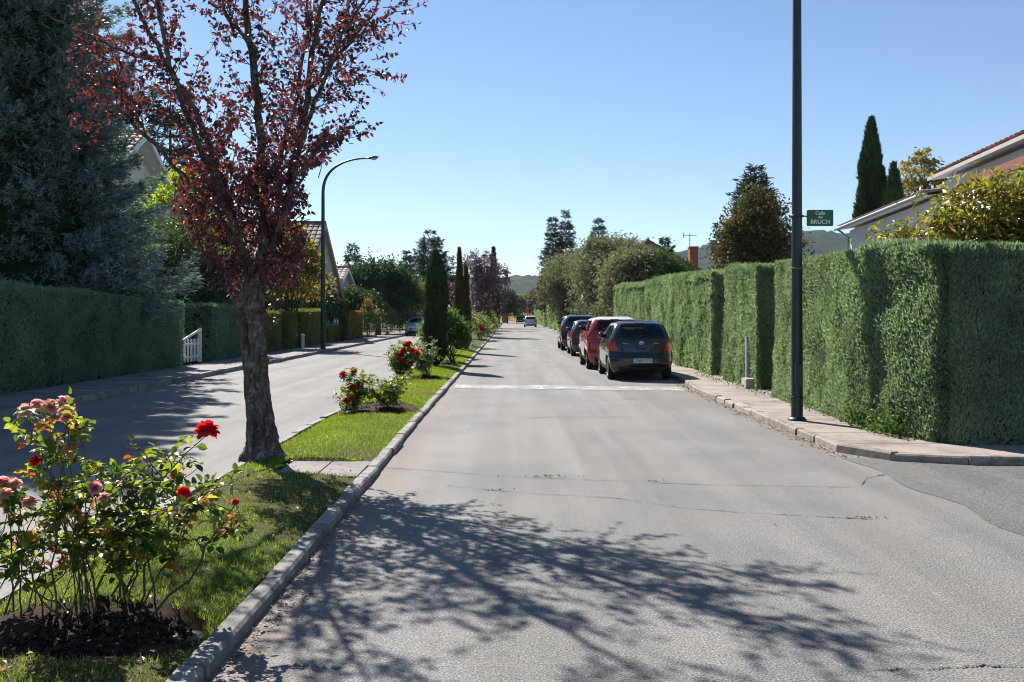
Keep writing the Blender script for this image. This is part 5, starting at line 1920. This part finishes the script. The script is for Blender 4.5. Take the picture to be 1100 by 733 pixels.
ROSES = {'red': rose_mesh(M['petal_red'], 1), 'coral': rose_mesh(M['petal_coral'], 2), 'pink': rose_mesh(M['petal_pink'], 3), 'fade': rose_mesh(M['petal_fade'], 4), 'white': rose_mesh(M['petal_white'], 5)}


def rose_bush(name, label, loc, h, spread, ncane, leafL, per, flowers, seed, group=None, mat='rose_leaf', old=0, lean=(0, 0), lo=.22, sides=6, cat='rose bush', side_shoots=5):
    """flowers: list of (world xyz, kind, radius). canes run from the base to every flower and to leafy tips"""
    r = np.random.default_rng(seed)
    t = thing(name, label, cat, loc, group)
    O = np.array(loc, float)
    g, gl, go = Geo(), Geo(), Geo()
    tips = [(np.array(f[0]) - O, True) for f in flowers]
    for i in range(ncane):
        a = r.uniform(0, 6.283)
        rr = spread * r.uniform(.25, 1) ** .7
        tips.append((np.array((rr * math.cos(a) + lean[0], rr * math.sin(a) + lean[1], h * r.uniform(.5, 1.))), False))
    LPs, LDs, LNs = [], [], []

    def leaf_cluster(p, d, sc=1.):
        """five leaflets on a short stalk"""
        d = unit(d + np.array((0, 0, .1)))
        up = unit(np.array((0, 0, 1.)) + r.normal(0, .35, 3))
        s = unit(np.cross(d, up))
        st = leafL * 1.7 * sc
        e = p + d * st + np.array((0, 0, -.12 * st))
        g.tube([p, e], [.0016 * sides / 5, .001], 3, 0, False)
        for f, sd in ((1., 0), (.68, 1), (.68, -1), (.30, 1), (.30, -1)):
            q = p + (e - p) * f
            dd = d * (.9 if sd == 0 else .45) + s * sd * .95 + r.normal(0, .18, 3) + np.array((0, 0, -.15))
            LPs.append(q)
            LDs.append(dd)
            LNs.append(up + r.normal(0, .3, 3))

    for tip, is_f in tips:
        base = np.array((r.normal(0, .07), r.normal(0, .07), -.03)) * (1 + spread)
        base[2] = -.03
        m = 9
        s = np.linspace(0, 1, m)[:, None]
        out = np.array((tip[0], tip[1], 0)) - np.array((base[0], base[1], 0))
        P = base + np.array((0, 0, tip[2] + .03)) * s + out * s ** r.uniform(.7, 1.6)
        kn = np.cumsum(r.normal(0, .016 + .014 * spread, (m, 3)), axis=0)
        P[1:-1] += (kn - kn[-1] * s)[1:-1]
        P[-1] = tip
        if is_f:
            P[-1, 2] -= .01
        r0 = r.uniform(.0042, .0078) * (1.2 if h > .8 else .8)
        g.tube(P, np.linspace(r0, r0 * .35, m), sides, 0, False)
        ln = np.linalg.norm(np.diff(P, axis=0), axis=1).sum()
        shoots = [(P, 1.)]
        for q in range(side_shoots):
            f = r.uniform(.35, .95)
            b = np.array([np.interp(f, s[:, 0], P[:, i]) for i in range(3)])
            d = unit(rdir(r, 1)[0] * (1, 1, .35) + np.array((0, 0, .5)))
            e = b + d * r.uniform(.10, .26) * (.4 + h * .7)
            Q = b + (e - b) * np.linspace(0, 1, 4)[:, None] + r.normal(0, .006, (4, 3))
            g.tube(Q, np.linspace(r0 * .5, r0 * .2, 4), 4, 0, False)
            shoots.append((Q, .6))
        for Q, wgt in shoots:
            k = max(2, int(per * wgt))
            for q in range(k):
                f = (lo + (1 - lo) * r.uniform(0, 1) ** .8) if Q is P else r.uniform(.2, 1)
                b = np.array([np.interp(f, np.linspace(0, 1, len(Q)), Q[:, i]) for i in range(3)])
                leaf_cluster(b, rdir(r, 1)[0] * (1, 1, .5), r.uniform(.75, 1.2))
    g.build('stems', M['cane'], t)
    A, D, N = np.array(LPs), np.array(LDs), np.array(LNs)
    n = len(A)
    isold = r.uniform(0, 1, n // 5) < old
    isold = np.repeat(isold, 5)[:n]
    isold = np.pad(isold, (0, n - len(isold)))
    L = leafL * r.uniform(.7, 1.2, n)
    # broad ovate leaflets: two overlapping folded blades make the outline fuller
    gl.ovate(A[~isold], D[~isold], N[~isold], L[~isold], L[~isold] * .74, .16, .14)
    gl.build('foliage', M[mat], t)
    if isold.any():
        go.ovate(A[isold], D[isold], N[isold], L[isold] * 1.05, L[isold] * .74, .16, .2)
        go.build('autumn_leaves', M['rose_leaf_old'], t)
    for i, f in enumerate(flowers):
        p, kind, rad = f[:3]
        o = bpy.data.objects.new('rose', ROSES[kind])
        COL.objects.link(o)
        o.parent = t
        o.location = Vector(np.array(p) - O)
        o.scale = (rad, rad, rad)
        o.rotation_euler = (.45 + r.normal(0, .35), r.normal(0, .4), r.uniform(0, 6.28))
    return t


RB = 'rose bushes on the median'
Y0 = 5.2
fl = lambda px, py, k, rad, Y=Y0: (at(px, py, Y), k, rad)
rose_bush('rose_bush', 'tall rose bush with pink and faded blooms at the left foreground', (X_(92, 5.25), 5.25, .10), .80, .30, 4, .052, 4,
          [fl(28, 443, 'fade', .050), fl(40, 436, 'pink', .040, 5.3), fl(52, 438, 'fade', .050), fl(70, 434, 'pink', .050), fl(71, 444, 'fade', .046, 5.12), fl(72, 450, 'pink', .034, 5.05), fl(87, 463, 'pink', .042),
           fl(39, 496, 'red', .036, 5.1), fl(102, 524, 'pink', .036, 5.0), fl(112, 536, 'fade', .036, 5.2), fl(31, 541, 'fade', .04, 5.1)], 91, RB, old=.07, lo=.40, side_shoots=4)
rose_bush('rose_bush', 'full rose bush topped by one big red bloom in the left foreground', (X_(142, 5.4), 5.4, .10), .86, .40, 9, .056, 6,
          [fl(222.5, 465, 'red', .068), fl(197, 530, 'red', .036, 5.0), fl(253, 540, 'coral', .022, 5.1)], 92, RB, old=.045, lean=(.14, 0), lo=.42, side_shoots=5)
rose_bush('rose_bush', 'sparse rose bush with dull pink blooms cut by the left picture edge', (X_(14, 5.2), 5.2, .10), .66, .26, 5, .052, 4,
          [fl(3, 520, 'pink', .045), fl(16, 522, 'fade', .045), fl(6, 533, 'fade', .045, 5.1), fl(-12, 515, 'pink', .045)], 93, RB, old=.08, lo=.25, side_shoots=4)
Y1 = 16.3
rose_bush('rose_bush', 'small rose bush with coral blooms beside the second soil bed', (X_(382, Y1), Y1, .10), .62, .28, 7, .055, 5,
          [fl(369, 403.5, 'coral', .075, Y1), fl(380, 398.5, 'coral', .07, Y1), fl(379, 417, 'coral', .075, 16.1), fl(386, 413, 'coral', .06, 16.2), fl(372, 432, 'coral', .08, 16.), fl(378, 430, 'coral', .07, 16.1)], 94, RB, lo=.2)
rose_bush('rose_bush', 'flowerless rose bush on the soil bed beside the coral one', (X_(416, 16.6), 16.6, .10), .60, .42, 14, .055, 6, [], 95, RB, lo=.15)
Y2 = 24.3
rose_bush('rose_bush', 'rose bush with dark red blooms before the nearest median cypress', (X_(430, Y2), Y2, .10), .95, .46, 15, .065, 6,
          [fl(436, 371, 'red', .10, Y2), fl(440, 370, 'red', .09, Y2), fl(430, 382, 'red', .11, 24.0), fl(433, 377, 'red', .08, 24.0), fl(449, 380, 'red', .10, 24.0), fl(441, 391, 'red', .08, 24.0), fl(431, 388, 'red', .08, 23.9), fl(443, 377, 'red', .07, 24.1)], 96, RB, lo=.12)
rose_bush('rose_bush', 'yellowish leafy rose bush touching the nearest median cypress', (X_(456, 25.2), 25.2, .10), .98, .42, 16, .065, 6, [], 97, RB, mat='pale_shrub', lo=.12)


def bush(label, loc, blobs, n, L, W, mat, seed, group, cat='bush', flowers=()):
    r = np.random.default_rng(seed)
    t = thing('leafy_bush', label, cat, loc, group)
    g = Geo()
    for b in blobs:
        for q in range(4):
            limb(g, (r.normal(0, .05), r.normal(0, .05), -.05), np.array(b[0]) + rdir(r, 1)[0] * np.array(b[1]) * .6, .02, .005, r, .1, 5, 5)
    g.build('stems', M['bark_grey'], t)
    g = Geo()
    crown_leaves(g, blobs, n, L, W, r, .4, .2, .0)
    g.build('foliage', M[mat], t)
    for p, kind, rad in flowers:
        o = bpy.data.objects.new('bloom', ROSES[kind])
        COL.objects.link(o)
        o.parent = t
        o.location = Vector(np.array(p) - np.array(loc))
        o.scale = (rad,) * 3
        o.rotation_euler = (.3, .2, rad * 90)
    return t


BG = 'leafy bushes on the median'
bush('large bright green bush right of the nearest median cypress', (-1.95, 33, .1), [((0, 0, .95), (.58, .6, .6)), ((.25, -.3, .65), (.5, .5, .5)), ((-.2, .2, 1.35), (.4, .4, .4)), ((-.35, 0, .7), (.45, .5, .5))], 3600, .10, .065, 'mid_leaf', 101, BG)
bush('light shrub standing left behind the nearest median cypress', (-2.6, 31.8, .1), [((0, 0, .85), (.4, .5, .55)), ((.1, 0, 1.3), (.3, .3, .3))], 1300, .10, .055, 'pale_shrub', 102, BG)
bush('green bush with a white bloom peeking right of the nearest cypress', (-2.45, 38, .1), [((0, 0, 1.0), (.6, .6, .7)), ((-.1, 0, 1.5), (.4, .4, .4))], 1700, .11, .07, 'mid_leaf', 103, BG, flowers=[((-2.45, 37.6, 1.95), 'white', .14), ((-2.55, 37.7, 1.75), 'white', .12)])
bush('spreading light green bush with a red bloom far along the median', (-1.95, 62, .1), [((0, 0, .8), (.75, 1.2, .7)), ((-.3, -1, 1.1), (.7, .9, .6)), ((.2, 1.6, .6), (.6, 1., .6))], 2600, .14, .09, 'pale_shrub', 104, BG, flowers=[((-1.75, 60.9, .75), 'red', .17), ((-1.9, 61, .95), 'red', .14)])
bush('green bush at the middle of the far median', (-2.0, 72, .1), [((0, 0, .9), (.8, 1.6, .85)), ((.2, 2, .8), (.75, 1.4, .75))], 2200, .17, .11, 'mid_leaf', 105, BG)
bush('pale low bush by the kerb beyond the far bushes', (-1.9, 84, .1), [((0, 0, .7), (.7, 2, .6)), ((0, 4, .7), (.7, 2, .6))], 1800, .18, .12, 'pale_shrub', 106, BG)
bush('rusty coloured low bush under the hazy plum on the median', (-2.5, 90, .1), [((0, 0, 1.), (.8, 2, .8)), ((.3, 6, .8), (.8, 2, .8))], 1600, .2, .13, 'orange_leaf', 107, BG)
LB = 'pale shrubs by the left pavement'
bush('pale grey green shrub with an orange leafed tip by the left pavement', (-10.2, 69.5, .1), [((0, 0, 1.0), (.9, 1.2, 1.0)), ((.1, 0, 1.7), (.5, .6, .6))], 2600, .15, .09, 'pale_shrub', 108, LB)
g = Geo()
crown_leaves(g, [((0, 0, 2.3), (.3, .3, .5))], 260, .15, .09, np.random.default_rng(4), .3, .3)
g.build('orange_tip', M['orange_leaf'], [o for o in bpy.data.objects if o.get('label', '').startswith('pale grey green shrub with an orange')][0])
bush('pale grey green pointed shrub left of the silver car', (-10.0, 78.5, .1), [((0, 0, 1.0), (.95, 1.4, 1.0)), ((-.1, 0, 1.9), (.45, .6, .7)), ((.4, 1, 1.3), (.5, .6, .8))], 2600, .16, .09, 'pale_shrub', 109, LB)
bush('dark low bush beside the silver car', (-9.6, 84.5, .1), [((0, 0, .8), (.7, 1, .8))], 900, .18, .11, 'dark_leaf', 110, LB)

# weeds where hedge meets pavement and dead leaves along the gutters
g = Geo()
rng = np.random.default_rng(120)
n = 650
y = rng.uniform(12.6, 14.4, n)
P = np.stack([5.05 + rng.normal(0, .10, n), y, .1 + np.abs(rng.normal(0, .16, n))], -1)
g.leaves(P, rdir(rng, n) + (-.2, 0, .6), rdir(rng, n), .075, .035)
n2 = 260
P = np.stack([rng.uniform(4.9, 5.25, n2), rng.uniform(15, 26, n2), .1 + np.abs(rng.normal(0, .05, n2))], -1)
g.leaves(P, rdir(rng, n2) + (-.2, 0, .6), rdir(rng, n2), .06, .028)
for (px, py, k, sp) in ((592, 512.5, 26, .16), (935, 557.5, 16, .07), (700, 518, 8, .1), (520, 527, 8, .12), (865, 473, 14, .2), (930, 492, 18, .2)):
    q = gp(px, py)
    P = np.stack([q[0] + rng.normal(0, sp, k), q[1] + rng.normal(0, .012, k), np.full(k, .004)], -1)
    g.leaves(P, rdir(rng, k) * (1, 1, .3) + (0, 0, .5), rdir(rng, k), rng.uniform(.02, .045, k), .012)
tag(g.build('weeds', M['mid_leaf']), 'weeds growing where the right hedge meets the pavement', 'weeds', kind='stuff')


def litter(P, seed, s=(.02, .05)):
    r = np.random.default_rng(seed)
    n = len(P)
    D = np.stack([r.normal(0, 1, n), r.normal(0, 1, n), r.normal(0, .12, n)], -1)
    g.leaves(P, D, np.stack([r.normal(0, .25, n), r.normal(0, .25, n), np.ones(n)], -1), r.uniform(*s, n), r.uniform(s[0] * .6, s[1] * .7, n), .15, .1)


g = Geo()
rng = np.random.default_rng(121)
n = 1100
y = rng.uniform(11.5, 27, n)
P = np.stack([np.interp(y, [q[1] for q in RK], [q[0] for q in RK]) - np.abs(rng.normal(0, .10, n)) - .01, y, np.full(n, .010)], -1)
litter(P, 1)
n = 420
P = np.stack([5.2 - np.abs(rng.normal(0, .16, n)), rng.uniform(12.3, 27, n), np.full(n, .098)], -1)
litter(P, 2)
n = 330
y = rng.uniform(3.8, 9, n)
P = np.stack([R_IN + np.abs(rng.normal(0, .09, n)) + .008, y, np.full(n, .012)], -1)
litter(P, 3, (.015, .04))
n = 420
P = np.stack([rng.uniform(-2.8, -1.6, n), 4.2 + 6.3 * rng.uniform(0, 1, n) ** 1.5, np.full(n, .0)], -1)
P[:, 2] = median_z(P[:, 0], P[:, 1]) + .015
litter(P, 4, (.02, .05))
n = 90
P = np.stack([rng.uniform(-1.2, 3.8, n), rng.uniform(4.2, 20, n), np.full(n, .012)], -1)
litter(P, 5, (.012, .03))
n = 240
P = np.stack([rng.uniform(-10.2, -8.6, n), rng.uniform(20, 60, n), np.full(n, .10)], -1)
litter(P, 6, (.03, .06))
tag(g.build('fallen_leaves', M['fallen']), 'dry brown leaves scattered along kerbs and lawn', 'fallen leaves', kind='stuff')
g = Geo()
n = 5200
y = 30 + rng.uniform(0, 1, n) * 160
P = np.stack([rng.uniform(-60, 60, n), rng.uniform(END + 6, END + 40, n), np.full(n, .0)], -1)
P[:, 2] = .07 + (P[:, 1] - END - 6) * 2.13 / 44
g.blades(P, rng.normal(0, .2, (n, 3)) + (0, 0, 1), np.stack([np.ones(n), np.zeros(n), np.zeros(n)], -1), rng.uniform(.5, 1.1, n), .25)
tag(g.build('dry_grass', M['dry_grass']), 'tall dry golden grass on the bank at the road end', 'grass', kind='stuff')

# ---------------------------------------------------------------------- air
g = Geo()
g.box(-3600, 3600, -400, 3600, -2.5, 245)
hz = g.build('haze', M['wall_white'])
hz['kind'] = 'stuff'
m = bpy.data.materials.new('air')
m.use_nodes = True
nt = m.node_tree
for nd in list(nt.nodes):
    if nd.type == 'BSDF_PRINCIPLED': nt.nodes.remove(nd)
pv = nt.nodes.new('ShaderNodeVolumePrincipled')
pv.inputs['Color'].default_value = (.72, .84, 1, 1)
pv.inputs['Density'].default_value = .00007
nt.links.new(pv.outputs[0], nt.nodes['Material Output'].inputs['Volume'])
hz.data.materials.clear()
hz.data.materials.append(m)

# --------------------------------------------------------- light and camera
W = bpy.data.worlds.new('World')
S.world = W
W.use_nodes = True
nt = W.node_tree
sky = nt.nodes.new('ShaderNodeTexSky')
sky.sky_type = 'NISHITA'
sky.sun_disc = False
sky.sun_elevation = SUN_EL
sky.sun_rotation = SUN_AZ
sky.altitude = 1500
sky.air_density = 1.0
sky.dust_density = .25
sky.ozone_density = 3.0
nt.links.new(sky.outputs[0], nt.nodes['Background'].inputs[0])
nt.nodes['Background'].inputs[1].default_value = .055

sun = bpy.data.lights.new('sun', 'SUN')
sun.energy = 4.2
sun.angle = RAD(.42)
sun.color = (1, .955, .89)
so = bpy.data.objects.new('sun', sun)
COL.objects.link(so)
d = Vector((math.sin(SUN_AZ) * math.cos(SUN_EL), math.cos(SUN_AZ) * math.cos(SUN_EL), math.sin(SUN_EL)))
so.rotation_euler = (-d).to_track_quat('-Z', 'Y').to_euler()
so.location = d * 60

cam = bpy.data.cameras.new('camera')
co = bpy.data.objects.new('camera', cam)
COL.objects.link(co)
co.location = (0, 0, CAM_H)
co.rotation_euler = (math.pi / 2, 0, 0)
cam.sensor_width = 36
cam.lens = 36 * F_PX / 1100
cam.shift_x = (550 - VX) / 1100
cam.shift_y = -(366.5 - VY) / 1100
cam.clip_start = .1
cam.clip_end = 9000
S.camera = co

S.view_settings.view_transform = 'Standard'
S.view_settings.look = 'None'
S.view_settings.exposure = 1.35
S.view_settings.gamma = 1
S.view_settings.use_curve_mapping = False
S.render.engine = 'CYCLES'
c = S.cycles
c.max_bounces = 6
c.diffuse_bounces = 4
c.glossy_bounces = 3
c.transmission_bounces = 4
c.transparent_max_bounces = 6
c.volume_bounces = 0
c.use_denoising = True
c.filter_width = 1.05
c.sample_clamp_indirect = 6
